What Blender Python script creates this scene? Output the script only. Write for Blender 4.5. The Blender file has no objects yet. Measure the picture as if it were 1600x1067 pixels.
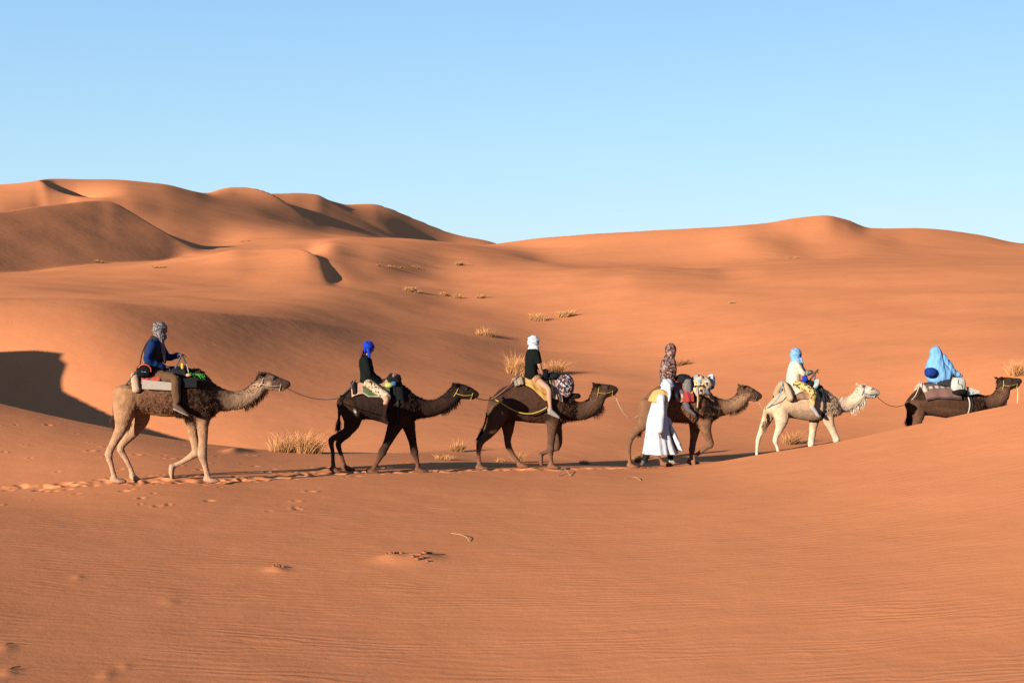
import bpy, bmesh, math, random
import numpy as np
from mathutils import Vector

# ---------------------------------------------------------------- camera, sky, sun, exposure
scene = bpy.context.scene
C = scene.collection
FPX, CX, CY = 50.0 / 36.0 * 1600.0, 800.0, 533.5
HORIZON = 460.0
CAMZ = 3.4
TILT = math.atan((CY - HORIZON) / FPX)

cam_data = bpy.data.cameras.new('camera')
cam_data.lens = 50.0
cam_data.sensor_width = 36.0
cam_data.clip_start = 0.1
cam_data.clip_end = 20000.0
cam = bpy.data.objects.new('camera', cam_data)
cam.location = (0, 0, CAMZ)
cam.rotation_euler = (math.radians(90) - TILT, 0, 0)
C.objects.link(cam)
scene.camera = cam

SUN_ELEV = math.radians(14.0)
SUN_AZ = math.radians(48.0)          # how far behind the picture plane the light comes from, on the left
to_sun = Vector((-math.cos(SUN_AZ) * math.cos(SUN_ELEV), -math.sin(SUN_AZ) * math.cos(SUN_ELEV), math.sin(SUN_ELEV)))

SKY = [(2.7, 3.95, 4.95), (2.25, 3.75, 4.95), (1.3, 2.75, 5.0), (.6, 1.5, 3.6)]
world = bpy.data.worlds.new('World')
scene.world = world
world.use_nodes = True
wn = world.node_tree
wn.nodes.clear()
w_out = wn.nodes.new('ShaderNodeOutputWorld')
w_bg = wn.nodes.new('ShaderNodeBackground')
w_sky = wn.nodes.new('ShaderNodeTexSky')
w_sky.sky_type = 'NISHITA'
w_sky.sun_disc = False
w_sky.sun_elevation = SUN_ELEV
w_sky.sun_rotation = math.atan2(to_sun.x, to_sun.y)
w_sky.altitude = 700.0
w_sky.air_density = 1.0
w_sky.dust_density = 0.35
w_sky.ozone_density = 1.6
w_bg.inputs['Strength'].default_value = 0.05
# clear dry air: the sky stays pale blue down to the horizon all round
w_co = wn.nodes.new('ShaderNodeTexCoord')
w_sep = wn.nodes.new('ShaderNodeSeparateXYZ')
w_ramp = wn.nodes.new('ShaderNodeValToRGB')
w_mix = wn.nodes.new('ShaderNodeMix'); w_mix.data_type = 'RGBA'
wn.links.new(w_co.outputs['Generated'], w_sep.inputs['Vector'])
wn.links.new(w_sep.outputs['Z'], w_ramp.inputs['Fac'])
els = w_ramp.color_ramp.elements
els[0].position = 0.0; els[0].color = (SKY[0][0], SKY[0][1], SKY[0][2], 1)
els[1].position = 1.0; els[1].color = (SKY[3][0], SKY[3][1], SKY[3][2], 1)
for p_, c_ in ((0.10, SKY[1]), (0.28, SKY[2])):
    e_ = els.new(p_); e_.color = (*c_, 1)
w_mix.inputs[0].default_value = 0.8
wn.links.new(w_sky.outputs['Color'], w_mix.inputs[6])
wn.links.new(w_ramp.outputs['Color'], w_mix.inputs[7])
wn.links.new(w_mix.outputs[2], w_bg.inputs['Color'])
wn.links.new(w_bg.outputs['Background'], w_out.inputs['Surface'])

sun_data = bpy.data.lights.new('sun', 'SUN')
sun_data.energy = 5.0
sun_data.angle = math.radians(0.53)
sun_data.color = (1.0, 0.92, 0.81)
sun = bpy.data.objects.new('sun', sun_data)
sun.location = (-40, -30, 30)
sun.rotation_euler = to_sun.to_track_quat('Z', 'Y').to_euler()
C.objects.link(sun)

vs = scene.view_settings
vs.view_transform = 'Standard'
vs.look = 'None'
vs.exposure = 1.95
vs.gamma = 1.0
vs.use_curve_mapping = False
scene.render.engine = 'CYCLES'
scene.cycles.max_bounces = 6
scene.cycles.diffuse_bounces = 1
scene.cycles.use_denoising = False

# ---------------------------------------------------------------- small helpers
def tag(o, label=None, category=None, group=None, kind=None):
    if label: o['label'] = label
    if category: o['category'] = category
    if group: o['group'] = group
    if kind: o['kind'] = kind
    return o

def new_obj(name, data, parent=None):
    o = bpy.data.objects.new(name, data)
    C.objects.link(o)
    if parent is not None:
        o.parent = parent
    return o

cT, sT = math.cos(TILT), math.sin(TILT)
def ray(px, py):
    """world direction through a pixel of the 1600 x 1067 frame (Y component not normalised)"""
    a, b = (px - CX) / FPX, -(py - CY) / FPX
    return np.array([a, cT + b * sT, -sT + b * cT])

def at_depth(px, py, D):
    d = ray(px, py)
    t = D / d[1]
    return np.array([d[0] * t, D, CAMZ + d[2] * t])

def mesh_from(name, verts, faces, smooth=True):
    me = bpy.data.meshes.new(name)
    me.from_pydata([tuple(map(float, v)) for v in verts], [], faces)
    me.update()
    if smooth:
        me.polygons.foreach_set('use_smooth', np.ones(len(me.polygons), dtype=bool))
    return me

class NT:
    """tiny node-tree helper"""
    def __init__(self, name, rough=0.9, spec=0.15):
        self.m = bpy.data.materials.new(name)
        self.m.use_nodes = True
        self.t = self.m.node_tree
        self.t.nodes.clear()
        self.out = self.t.nodes.new('ShaderNodeOutputMaterial')
        self.b = self.t.nodes.new('ShaderNodeBsdfPrincipled')
        self.b.inputs['Roughness'].default_value = rough
        self.b.inputs['Specular IOR Level'].default_value = spec
        self.t.links.new(self.b.outputs['BSDF'], self.out.inputs['Surface'])
    def n(self, kind, **kw):
        nd = self.t.nodes.new(kind)
        for k, v in kw.items():
            if hasattr(nd, k):
                setattr(nd, k, v)
            else:
                nd.inputs[k.replace('_', ' ')].default_value = v
        return nd
    def l(self, a, b):
        self.t.links.new(a, b)
    def noise(self, scale, detail=4, rough=0.55, vec=None, dist=0.0):
        nd = self.n('ShaderNodeTexNoise')
        nd.inputs['Scale'].default_value = scale
        nd.inputs['Detail'].default_value = detail
        nd.inputs['Roughness'].default_value = rough
        nd.inputs['Distortion'].default_value = dist
        if vec is not None:
            self.l(vec, nd.inputs['Vector'])
        return nd
    def math(self, op, a, b=None, clamp=False):
        nd = self.n('ShaderNodeMath', operation=op)
        nd.use_clamp = clamp
        for i, v in enumerate((a, b)):
            if v is None: continue
            if isinstance(v, (int, float)): nd.inputs[i].default_value = v
            else: self.l(v, nd.inputs[i])
        return nd.outputs[0]
    def ramp(self, fac, stops, interp='LINEAR'):
        nd = self.n('ShaderNodeValToRGB')
        nd.color_ramp.interpolation = interp
        e = nd.color_ramp.elements
        while len(e) < len(stops): e.new(0.5)
        for i, (p, c) in enumerate(stops):
            e[i].position = p
            e[i].color = (*c, 1.0) if len(c) == 3 else c
        self.l(fac, nd.inputs['Fac'])
        return nd.outputs['Color']
    def mix(self, fac, a, b, mode='MIX'):
        nd = self.n('ShaderNodeMix', data_type='RGBA', blend_type=mode)
        for sock, v in ((nd.inputs[0], fac), (nd.inputs[6], a), (nd.inputs[7], b)):
            if isinstance(v, (int, float)): sock.default_value = v
            elif isinstance(v, tuple): sock.default_value = (*v, 1.0) if len(v) == 3 else v
            else: self.l(v, sock)
        return nd.outputs[2]
    def coord(self, kind='Object'):
        return self.n('ShaderNodeTexCoord').outputs[kind]
    def bump(self, height, strength=1.0, distance=0.01):
        nd = self.n('ShaderNodeBump')
        nd.inputs['Strength'].default_value = strength
        nd.inputs['Distance'].default_value = distance
        self.l(height, nd.inputs['Height'])
        self.l(nd.outputs['Normal'], self.b.inputs['Normal'])
        return nd
    def base(self, v):
        if isinstance(v, tuple): self.b.inputs['Base Color'].default_value = (*v, 1.0)
        else: self.l(v, self.b.inputs['Base Color'])
        return self.m
# ---------------------------------------------------------------- the dunes: one ground sheet
def pchip(xs, ys, x):
    xs, ys = np.asarray(xs, float), np.asarray(ys, float)
    h = np.diff(xs); d = np.diff(ys) / h
    m = np.zeros(len(xs))
    for i in range(1, len(xs) - 1):
        if d[i - 1] * d[i] > 0:
            w1, w2 = 2 * h[i] + h[i - 1], h[i] + 2 * h[i - 1]
            m[i] = (w1 + w2) / (w1 / d[i - 1] + w2 / d[i])
    m[0], m[-1] = d[0], d[-1]
    x = np.clip(x, xs[0], xs[-1])
    k = np.clip(np.searchsorted(xs, x, side='right') - 1, 0, len(xs) - 2)
    t = (x - xs[k]) / h[k]
    return ((2*t**3 - 3*t**2 + 1) * ys[k] + (t**3 - 2*t**2 + t) * h[k] * m[k]
            + (-2*t**3 + 3*t**2) * ys[k+1] + (t**3 - t**2) * h[k] * m[k+1])

def smoothstep(a, b, x):
    t = np.clip((x - a) / (b - a), 0, 1)
    return t * t * (3 - 2 * t)

# Feature lines of the dune field, near to far.  Each is a list of (bearing, height, distance, crest sharpness);
# the bearing is the column of the frame the line crosses, the height either metres ('z') or the sight line ('y').
def zy(y, D):
    return CAMZ - (y - HORIZON) / FPX * D
LINES = []
def line(kind, pts, sharp=0.0):
    px = [p[0] for p in pts]; D = [p[2] for p in pts]
    z = [p[1] if kind == 'z' else zy(p[1], p[2]) for p in pts]
    s = [p[3] if len(p) > 3 else sharp for p in pts]
    LINES.append((px, z, D, s))

line('z', [(-900, 1.6, 2), (0, 1.25, 2), (800, 1.0, 2), (1600, 1.1, 2), (2500, 1.3, 2)])
line('z', [(-900, 1.0, 11.5), (0, .24, 11.5), (400, .08, 12), (800, .0, 12.2), (1200, .06, 12), (1600, .18, 11.5), (2500, .6, 11)])
line('z', [(-900, 1.3, 18), (-300, .45, 18.5), (0, .25, 19), (400, .06, 19.5), (800, -.04, 20), (1200, .08, 20), (1400, .25, 19.5), (1600, .45, 19), (2500, 1.3, 17)])
# the trail, turning into the crest of the near dune on the right
line('y', [(-900, 600, 30.5, 0), (-540, 598, 30.7, 0), (-380, 655, 29.2, 0), (-280, 695, 27.6, 0), (-150, 738, 25.4, 0), (0, 767, 24, 0), (250, 752, 24.8, 0), (450, 745, 26.5, 0), (650, 738, 28, 0), (860, 735, 29.4, .1), (1000, 731, 30.2, .3),
           (1090, 723, 30.0, .6), (1180, 710, 29.5, .9), (1310, 690, 29.0, .9), (1420, 665.5, 28.6, .9), (1600, 628, 27.5, .9), (2000, 560, 27, .8), (2500, 520, 25, .8)])
# the brink of the hollow on the left, the trough behind the near crest on the right
line('z', [(-900, 2.2, 36.5, .6), (-690, 3.1, 34.5, .7), (-612, 3.55, 34.0, .8), (-578, 4.2, 33.8, .8), (-545, 4.55, 33.7, .8), (-516, 4.25, 33.55, .8), (-492, 3.8, 33.4, .8), (-466, 3.26, 33.3, .8), (-436, 2.95, 33.2, .8), (-390, 2.63, 33.0, .8), (-344, 2.38, 32.9, .8), (-292, 2.1, 32.7, .8), (-256, 1.92, 32.6, .8), (-202, 1.70, 32.4, .8), (-144, 1.48, 32.3, .8), (-60, 1.2, 32.1, .8), (0, zy(629, 32), 32, .9), (150, zy(664, 31.7), 31.7, .9), (290, zy(689, 31.4), 31.4, .9),  # unseen rise left of the frame is shaped to cast the hollow's shadow
           (430, zy(704, 31.6), 31.6, .7), (560, zy(708, 32.4), 32.4, .1), (700, zy(714, 33), 33, 0), (860, zy(721, 33.6), 33.6, 0), (1000, zy(722, 34.2), 34.2, 0), (1090, -.42, 32.6), (1180, -.43, 32.2), (1310, -.50, 32.4),
           (1420, -.58, 33.8), (1600, -.5, 34.4), (2500, .2, 36)])
# the floor of the hollow
line('z', [(-900, .9, 44), (-300, -.2, 38.5), (0, -.55, 36.6, .3), (150, -.7, 35.8, .5), (290, -.7, 35, .6), (430, -.62, 34.6, .6), (560, -.58, 34.6, .6), (700, -.52, 35.6, .6), (860, -.52, 36.6, .3), (1000, -.55, 37.2), (1090, -.58, 37.4), (1310, -.62, 37.8), (1600, -.4, 38.2), (2500, .8, 40)])
# long red ridge behind the caravan
line('y', [(-900, 430, 41), (-300, 460, 42.5), (0, 470, 44.5, .25), (150, 472, 46.2, .3), (300, 483, 49, .6), (450, 500, 54, .85), (600, 520, 60, .95), (720, 530, 65, .95), (850, 548, 69, .8),
           (1000, 558, 66, .3), (1100, 562, 61.5, 0), (1200, 562, 58, 0), (1400, 560, 53.5, 0), (1600, 548, 50, 0), (2500, 520, 50)])
# shallow trough behind it
line('y', [(-900, 440, 60), (0, 466, 56), (150, 467, 56.5), (300, 474, 58), (450, 481, 61), (600, 494, 70), (720, 502, 76), (850, 510, 79), (1000, 508, 77), (1100, 508, 73), (1200, 508, 69), (1400, 506, 64), (1600, 500, 60), (2500, 470, 64)])
# low ridge, bowl floor to the right of it
line('y', [(-900, 430, 76), (0, 448, 68, .8), (200, 454, 74, .8), (380, 452, 82, .7), (480, 449, 83, .3), (560, 455, 84), (640, 462, 88), (720, 468, 93), (820, 466, 95), (920, 456, 95), (1000, 449, 93), (1200, 452, 87), (1400, 450, 81), (1600, 446, 77), (2500, 420, 80)])
# ridge ending in the dark slip face
line('y', [(-900, 420, 120), (-200, 430, 94), (0, 430, 98), (160, 421, 108), (250, 411, 113, .5), (320, 400, 116, .7), (380, 390, 116, .8), (450, 390, 110, .9), (480, 393, 106, .95), (492, 399, 104, .95), (505, 412, 100, .9), (522, 437, 95, .6), (545, 441, 93.5, .1), (600, 445, 96), (700, 446, 104),
           (800, 437, 107), (900, 426, 108, .4), (960, 420, 112, .8), (1040, 416.5, 119, .9), (1090, 419, 122, .8), (1140, 424, 116, .3), (1200, 421, 107), (1400, 416, 100), (1600, 414, 97), (2500, 395, 100)])
# bowl and swell behind
line('y', [(-900, 418, 96), (-200, 430, 98.7, .75), (0, 426, 111.4, .75), (160, 412, 126.6, .75), (250, 406, 136.7, .75), (290, 399, 142.9, .75), (330, 397, 140, .3), (380, 396, 134), (450, 394, 124), (490, 398, 111), (520, 408, 104), (580, 418, 106, .2), (640, 421, 115, .3), (700, 418, 130, .3), (760, 411, 138, .3), (850, 411, 146, .1),
           (920, 418, 148), (980, 421, 146), (1050, 424, 142), (1120, 419, 138, .2), (1200, 414, 134, .3), (1260, 411, 132, .3), (1400, 410, 134, .1), (1600, 410, 136, .1), (2500, 390, 140)])
# dark dune on the left (peak) / flank / foot of the right-hand dune
line('y', [(-900, 380, 108), (-200, 346, 112.0, .75), (0, 332, 131.0, .75), (100, 319, 144.9, .75), (150, 314.5, 152.4, .75), (170, 315, 154.8, .75), (187, 321, 155.0, .75), (215, 337, 153.3, .75), (270, 370, 149.4, .75), (300, 385, 148.3, .75), (318, 391, 148.6, .75), (340, 390, 152, .3),
           (400, 385, 170), (470, 377, 182), (560, 372, 190, .2), (640, 374, 196, .2), (720, 382, 200, .2), (790, 393, 204, .2), (860, 409, 198, .2), (940, 412, 190), (1050, 414, 186), (1150, 408, 180), (1220, 403, 176), (1270, 404, 176), (1350, 398, 178), (1440, 400, 180), (1600, 400, 182), (2500, 380, 180)])
# lower flanks
line('y', [(-900, 345, 190), (0, 350, 178), (100, 360, 190), (165, 364, 200), (200, 367, 204), (250, 371, 208), (300, 378, 213), (330, 381, 216), (400, 371, 226), (460, 368, 238), (520, 373, 248), (600, 376, 264), (700, 382, 268), (790, 386, 262),
           (900, 388, 240), (1000, 385, 226), (1100, 380, 216), (1170, 373, 208, .2), (1200, 375, 207), (1260, 383, 206), (1310, 380, 207), (1360, 379, 210, .2), (1420, 383, 214), (1600, 388, 214), (2500, 350, 210)])
# the skyline dunes
line('y', [(-900, 300, 260), (-100, 292, 345, .5), (0, 289, 336, .6), (50, 284.5, 330, .7), (68, 283, 326, .9), (76, 289, 319, .9), (90, 297, 308, .9), (110, 304.5, 296, .9), (140, 309, 284, .5), (165, 311, 278), (200, 313, 280), (260, 320, 293), (330, 332, 308), (400, 346, 320), (460, 358, 330), (520, 368, 338), (600, 372, 356), (700, 380, 350),
           (770, 382.5, 300, .2), (785, 380, 290, .5), (850, 372, 274, .5), (1000, 361, 256, .5), (1100, 355.5, 246, .5), (1200, 348, 238, .5), (1240, 341, 234, .5), (1290, 337, 232, .5), (1320, 343, 236, .5), (1360, 356.5, 244, .4), (1440, 357, 248, .4), (1530, 368, 254, .4), (1600, 381, 258, .4), (2500, 330, 260)])
line('y', [(-900, 298, 330), (0, 291, 350), (50, 286, 366), (68, 282, 368, .6), (76, 281, 372, .8), (130, 281, 388, .8), (200, 282.5, 406, .8), (250, 287, 419, .8), (300, 298.5, 430, .8), (330, 308, 436, .6), (400, 326, 444, .3), (460, 346, 448, .2), (520, 364, 456), (600, 376, 470), (700, 390, 470),
           (800, 400, 420), (1000, 392, 380), (1200, 380, 360), (1290, 372, 350), (1400, 380, 360), (1600, 395, 380), (2500, 345, 360)])
line('y', [(-900, 310, 460), (0, 300, 470), (200, 296, 510), (300, 303, 530), (325, 303, 540), (345, 296.5, 556, .6), (370, 293, 570, .9), (400, 295.5, 560, .9), (425, 303, 540, .9), (455, 322, 510, .9), (485, 342, 490, .8), (510, 351, 500, .2), (560, 364, 525), (620, 377, 560), (700, 395, 560), (800, 405, 500), (1000, 400, 470), (1600, 402, 470), (2500, 360, 460)])
line('y', [(-900, 312, 640), (0, 305, 640), (300, 308, 680), (400, 304, 690), (440, 303, 720, .7), (470, 302, 740, .9), (495, 304.5, 745, .9), (515, 314, 730, .9), (550, 334, 690, .9), (590, 356, 650, .9), (625, 374, 630, .5), (700, 398, 640), (800, 408, 620), (1000, 405, 600), (1600, 405, 600), (2500, 360, 580)])
line('y', [(-900, 316, 860), (0, 310, 860), (400, 312, 880), (500, 318, 900), (540, 320.5, 940, .7), (580, 318.5, 960, .9), (597, 322, 950, .9), (650, 343, 920, .8), (710, 366, 890, .8), (770, 379, 880, .5), (810, 395, 880), (1000, 412, 820), (1600, 412, 800), (2500, 370, 780)])
line('y', [(-900, 420, 1300), (0, 415, 1300), (600, 420, 1400), (800, 425, 1400), (1600, 425, 1300), (2500, 420, 1300)])
line('z', [(-900, 4, 4000), (0, 4, 4000), (1600, 4, 4000), (2500, 4, 4000)])

# ---- value noise
_rng = np.random.RandomState(7)
_tab = _rng.rand(256, 256)
def vnoise(x, y):
    xi, yi = np.floor(x).astype(int), np.floor(y).astype(int)
    fx, fy = x - xi, y - yi
    fx, fy = fx*fx*(3-2*fx), fy*fy*(3-2*fy)
    a, b = _tab[xi & 255, yi & 255], _tab[(xi+1) & 255, yi & 255]
    c, d = _tab[xi & 255, (yi+1) & 255], _tab[(xi+1) & 255, (yi+1) & 255]
    return (a*(1-fx) + b*fx) * (1-fy) + (c*(1-fx) + d*fx) * fy - 0.5
def fnoise(x, y, octv=3):
    r = 0; amp = 1.0
    for i in range(octv):
        r = r + amp * vnoise(x * 2**i + 17.3*i, y * 2**i - 9.1*i); amp *= 0.5
    return r

PXA = np.arange(-900, 2501, 4.0)
LZ = np.array([pchip(l[0], l[1], PXA) for l in LINES])
LD = np.array([pchip(l[0], l[2], PXA) for l in LINES])
LS = np.array([np.interp(PXA, l[0], l[3]) for l in LINES])
for k in range(1, len(LINES)):
    LD[k] = np.maximum(LD[k], LD[k-1] + 0.6)
# soften small kinks across the bearing
def gsm(a, px_sigma):
    r = int(3 * px_sigma / 4); kx = np.arange(-r, r+1) * 4.0
    w = np.exp(-.5 * (kx/px_sigma)**2); w /= w.sum()
    return np.convolve(np.pad(a, r, mode='edge'), w, mode='valid')
for k in range(K0_ := len(LINES)):
    sg = 34 if k < 3 else 22 if k < 5 else 34 if k < 8 else 14 if k == 8 else 5 if k == 9 else 12 if k == 10 else 9 if k == 11 else 4
    LZ[k] = gsm(LZ[k], sg); LD[k] = gsm(LD[k], sg)
def slip_foot(k, frac, depth, a, b, soft):
    global LZ, LD, LS
    d = LD[k] + frac*(LD[k+1]-LD[k]); z = LZ[k] + frac*(LZ[k+1]-LZ[k])
    z = z - depth * smoothstep(a-soft, a+soft, PXA) * (1-smoothstep(b-soft, b+8*soft, PXA))
    LZ = np.insert(LZ, k+1, z, 0); LD = np.insert(LD, k+1, d, 0); LS = np.insert(LS, k+1, np.zeros(len(PXA)), 0)
slip_foot(15, .25, 2.0, 405, 440, 20)
slip_foot(13, .22, 3.0, 78, 100, 13)
SEC = np.diff(LZ, axis=0) / np.diff(LD, axis=0)
K = len(LZ)
TL = np.zeros_like(LZ); TR = np.zeros_like(LZ)            # one-sided tangents at every line
TL[0] = TR[0] = SEC[0]; TL[-1] = TR[-1] = SEC[-1]
for k in range(1, K - 1):
    h0, h1 = LD[k]-LD[k-1], LD[k+1]-LD[k]
    d0, d1 = SEC[k-1], SEC[k]
    w1, w2 = 2*h1 + h0, h1 + 2*h0
    with np.errstate(divide='ignore', invalid='ignore'):
        m = np.where(d0*d1 > 0, (w1+w2) / (w1/np.where(d0 == 0, 1e-9, d0) + w2/np.where(d1 == 0, 1e-9, d1)), 0.0)
    TL[k] = m * (1-LS[k]) + d0 * 1.15 * LS[k]
    TR[k] = m * (1-LS[k]) + d1 * 1.25 * LS[k]

for k in range(K):
    sg = 30 if k < 9 else 6 if k < 13 else 3
    TL[k] = gsm(TL[k], sg); TR[k] = gsm(TR[k], sg)

def dune_height(px, D):
    """px: bearing column (clipped to the table), D: depth; arrays of one shape"""
    px = np.clip(px, PXA[0], PXA[-1] - 1e-6)
    f = (px - PXA[0]) / 4.0
    i = np.clip(f.astype(int), 0, len(PXA) - 2); f = f - i
    def col(a, k): return a[k][i] * (1-f) + a[k][i+1] * f
    z = col(LZ, 0).copy()
    for k in range(K - 1):
        d0, d1 = col(LD, k), col(LD, k+1)
        msk = D >= d0
        h = d1 - d0
        t = np.clip((D - d0) / h, 0, 1)
        zz = ((2*t**3 - 3*t**2 + 1) * col(LZ, k) + (t**3 - 2*t**2 + t) * h * col(TR, k)
              + (-2*t**3 + 3*t**2) * col(LZ, k+1) + (t**3 - t**2) * h * col(TL, k+1))
        z = np.where(msk, zz, z)
    return z

# footprints and small mounds: (x, y, radius, depth, rim)
DENTS = []
MOUNDS = []
def base_terrain(x, y):
    x = np.asarray(x, float); y = np.asarray(y, float)
    r = np.hypot(x, y)
    th = np.arctan2(x, y)
    lim = math.radians(36)
    D = np.where(np.abs(th) < lim, y, r * math.cos(lim))
    px = CX + FPX * np.tan(np.clip(th, -lim, lim))
    z = dune_height(px, np.maximum(D, 0.01))
    amp = np.clip((r - 6) / 60, 0.0, 1.0)
    z = z + (0.05 + 0.10*amp) * fnoise(x*0.22 + 3, y*0.16 + 8, 2) * np.clip(r/12, 0, 1) * np.clip(1.4 - r/260, .25, 1)
    z = z + amp * 0.22 * fnoise(x*0.035 + 40, y*0.028 + 11, 3) * smoothstep(60, 160, r)
    return z

def terrain(x, y):
    x = np.atleast_1d(np.asarray(x, float)); y = np.atleast_1d(np.asarray(y, float))
    z = base_terrain(x, y)
    for (mx, my, rx, ry, h) in MOUNDS:
        s = (np.abs(x-mx) < 3*rx) & (np.abs(y-my) < 3*ry)
        if s.any():
            z[s] += h * np.exp(-((x[s]-mx)/rx)**2 - ((y[s]-my)/ry)**2)
    for (dx, dy, rr, dep, rim) in DENTS:
        s = (np.abs(x-dx) < 2.6*rr) & (np.abs(y-dy) < 2.6*rr)
        if s.any():
            q = ((x[s]-dx)**2 + (y[s]-dy)**2) / (rr*rr)
            z[s] += -dep * np.exp(-q*1.4) + rim * np.exp(-((np.sqrt(q)-1.25)/0.4)**2)
    return z

def ground_hit(px, py, far=1500.0):
    """first point of the ground along the sight line of a pixel"""
    d = ray(px, py); d = d / d[1]
    Ds = np.concatenate([np.arange(8, 60, .02), np.geomspace(60, far, 3000)])
    X, Y, Z = d[0]*Ds, Ds, CAMZ + d[2]*Ds
    tz = base_terrain(X, Y)
    k = np.argmax(Z <= tz)
    if Z[k] > tz[k]: k = len(Ds) - 1
    x, y = X[k], Y[k]
    return np.array([x, y, float(terrain(x, y)[0])])
# trail and footprints ---------------------------------------------------------
rnd = random.Random(11)
def g_at(px, D):
    x = (px - CX) / FPX * D
    return x, D
TRAIL = [(-60, 23.9), (0, 24.0), (160, 24.4), (330, 24.8), (500, 27.0), (650, 28.0), (760, 29.0), (880, 29.4), (1000, 30.4), (1100, 31.0)]
def trail_depth(px):
    return float(np.interp(px, [t[0] for t in TRAIL], [t[1] for t in TRAIL]))
px = -60.0
while px < 1095:
    D = trail_depth(px) + rnd.gauss(0, .13)
    x, y = g_at(px, D)
    DENTS.append((x, y, rnd.uniform(.08, .17), rnd.uniform(.025, .065), rnd.uniform(.001, .008)))
    for q_ in range(2):
        x2, y2 = g_at(px + rnd.uniform(-9, 9), trail_depth(px) + rnd.gauss(0, .28))
        DENTS.append((x2, y2, rnd.uniform(.04, .10), rnd.uniform(.008, .028), rnd.uniform(.001, .006)))
    px += rnd.uniform(7, 15)
for i in range(70):                      # old prints on the flat left of the trail
    q = rnd.random()
    px = rnd.uniform(-30, 500) if q < .8 else rnd.uniform(380, 900)
    D = rnd.uniform(25.2, 30.6) if q < .55 else rnd.uniform(21.6, 24.2)
    if q >= .8: D = trail_depth(px) + rnd.uniform(.5, 2.2)
    x, y = g_at(px, D)
    DENTS.append((x, y, rnd.uniform(.04, .09), rnd.uniform(.008, .035), rnd.uniform(.003, .014)))
for (px, py, rx, ry, h) in [(640, 876, .36, .30, .045), (612, 872, .15, .2, .03), (660, 870, .2, .2, .04), (432, 890, .13, .12, .035), (10, 1012, .07, .12, .016), (14, 1050, .07, .12, .016),
                            (166, 1056, .06, .12, .012), (265, 940, .10, .12, .012), (196, 1040, .05, .06, .010), (122, 902, .06, .08, .015)]:
    d = ray(px, py); d = d/d[1]
    Ds = np.arange(8, 40, .01); k = np.argmax(CAMZ + d[2]*Ds <= base_terrain(d[0]*Ds, Ds))
    MOUNDS.append((d[0]*Ds[k], Ds[k], rx, ry, h))
# sand thrown up beside the walking feet
for (px, D, rx, ry, h) in [(280, 24.9, .24, .17, .03), (258, 24.9, .28, .17, .028), (230, 24.6, .36, .17, .026), (505, 27.6, .16, .12, .06), (832, 29.2, .18, .14, .045), (848, 29.2, .14, .12, .03),
                           (362, 30.2, .16, .4, .06), (376, 30.6, .22, .4, .05)]:
    x, y = g_at(px, D)
    MOUNDS.append((x, y, rx, ry, h))

# ground sheet ----------------------------------------------------------------
lim = math.radians(36)
th_in = np.arctan((np.linspace(-40, 1640, 630) - CX) / FPX)
th_l = np.radians(np.concatenate([np.linspace(-180, -60, 19)[:-1], np.linspace(-60, np.degrees(th_in[0]), 70)[:-1]]))
th_r = np.radians(np.concatenate([np.linspace(np.degrees(th_in[-1]), 60, 60)[1:], np.linspace(60, 180, 19)[1:]]))
TH = np.concatenate([th_l, th_in, th_r])
RR = np.concatenate([np.linspace(1.0, 10, 24)[:-1], np.arange(10, 22.5, .1), np.arange(22.5, 33, .042), np.arange(33, 62, .19), np.geomspace(62, 215, 330), np.geomspace(217, 470, 130), np.geomspace(475, 1300, 75), np.geomspace(1350, 6000, 12)])
g_th, g_r = np.meshgrid(TH, RR, indexing='ij')
sc_ = np.where(np.abs(g_th) < lim, 1/np.cos(np.clip(g_th, -lim, lim)), 1/math.cos(lim))
gx, gy = g_r*sc_*np.sin(g_th), g_r*sc_*np.cos(g_th)
gz = terrain(gx.ravel(), gy.ravel()).reshape(gx.shape)
nT, nR = gx.shape
verts = np.stack([gx, gy, gz], -1).reshape(-1, 3)
ii, jj = np.meshgrid(np.arange(nT-1), np.arange(nR-1), indexing='ij')
a = (ii*nR + jj).ravel()
faces = np.stack([a, a+nR, a+nR+1, a+1], -1)
me = bpy.data.meshes.new('sand_ground')
me.vertices.add(len(verts)); me.vertices.foreach_set('co', verts.astype(np.float32).ravel())
me.loops.add(faces.size); me.loops.foreach_set('vertex_index', faces.astype(np.int32).ravel())
me.polygons.add(len(faces))
me.polygons.foreach_set('loop_start', np.arange(0, faces.size, 4, dtype=np.int32))
me.polygons.foreach_set('loop_total', np.full(len(faces), 4, dtype=np.int32))
me.polygons.foreach_set('use_smooth', np.ones(len(faces), dtype=bool))
me.update(calc_edges=True)
# how strongly the wind ripples show: a property of the sand (trodden sand has none)
rip = np.ones(len(verts), np.float32)
vx, vy = verts[:, 0], verts[:, 1]
vpx = CX + FPX * vx / np.maximum(vy, .1)
td = np.interp(vpx, [t[0] for t in TRAIL], [t[1] for t in TRAIL])
rip *= smoothstep(-1.2, -4.5, vy - td)
rip = np.where(vy > td + .5, 0.12, rip)
rip = np.where(vy < 2, 0.0, rip)
at_ = me.attributes.new('ripple', 'FLOAT', 'POINT'); at_.data.foreach_set('value', rip.astype(np.float32))
ground = new_obj('sand_ground', me)
tag(ground, kind='structure')

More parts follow.
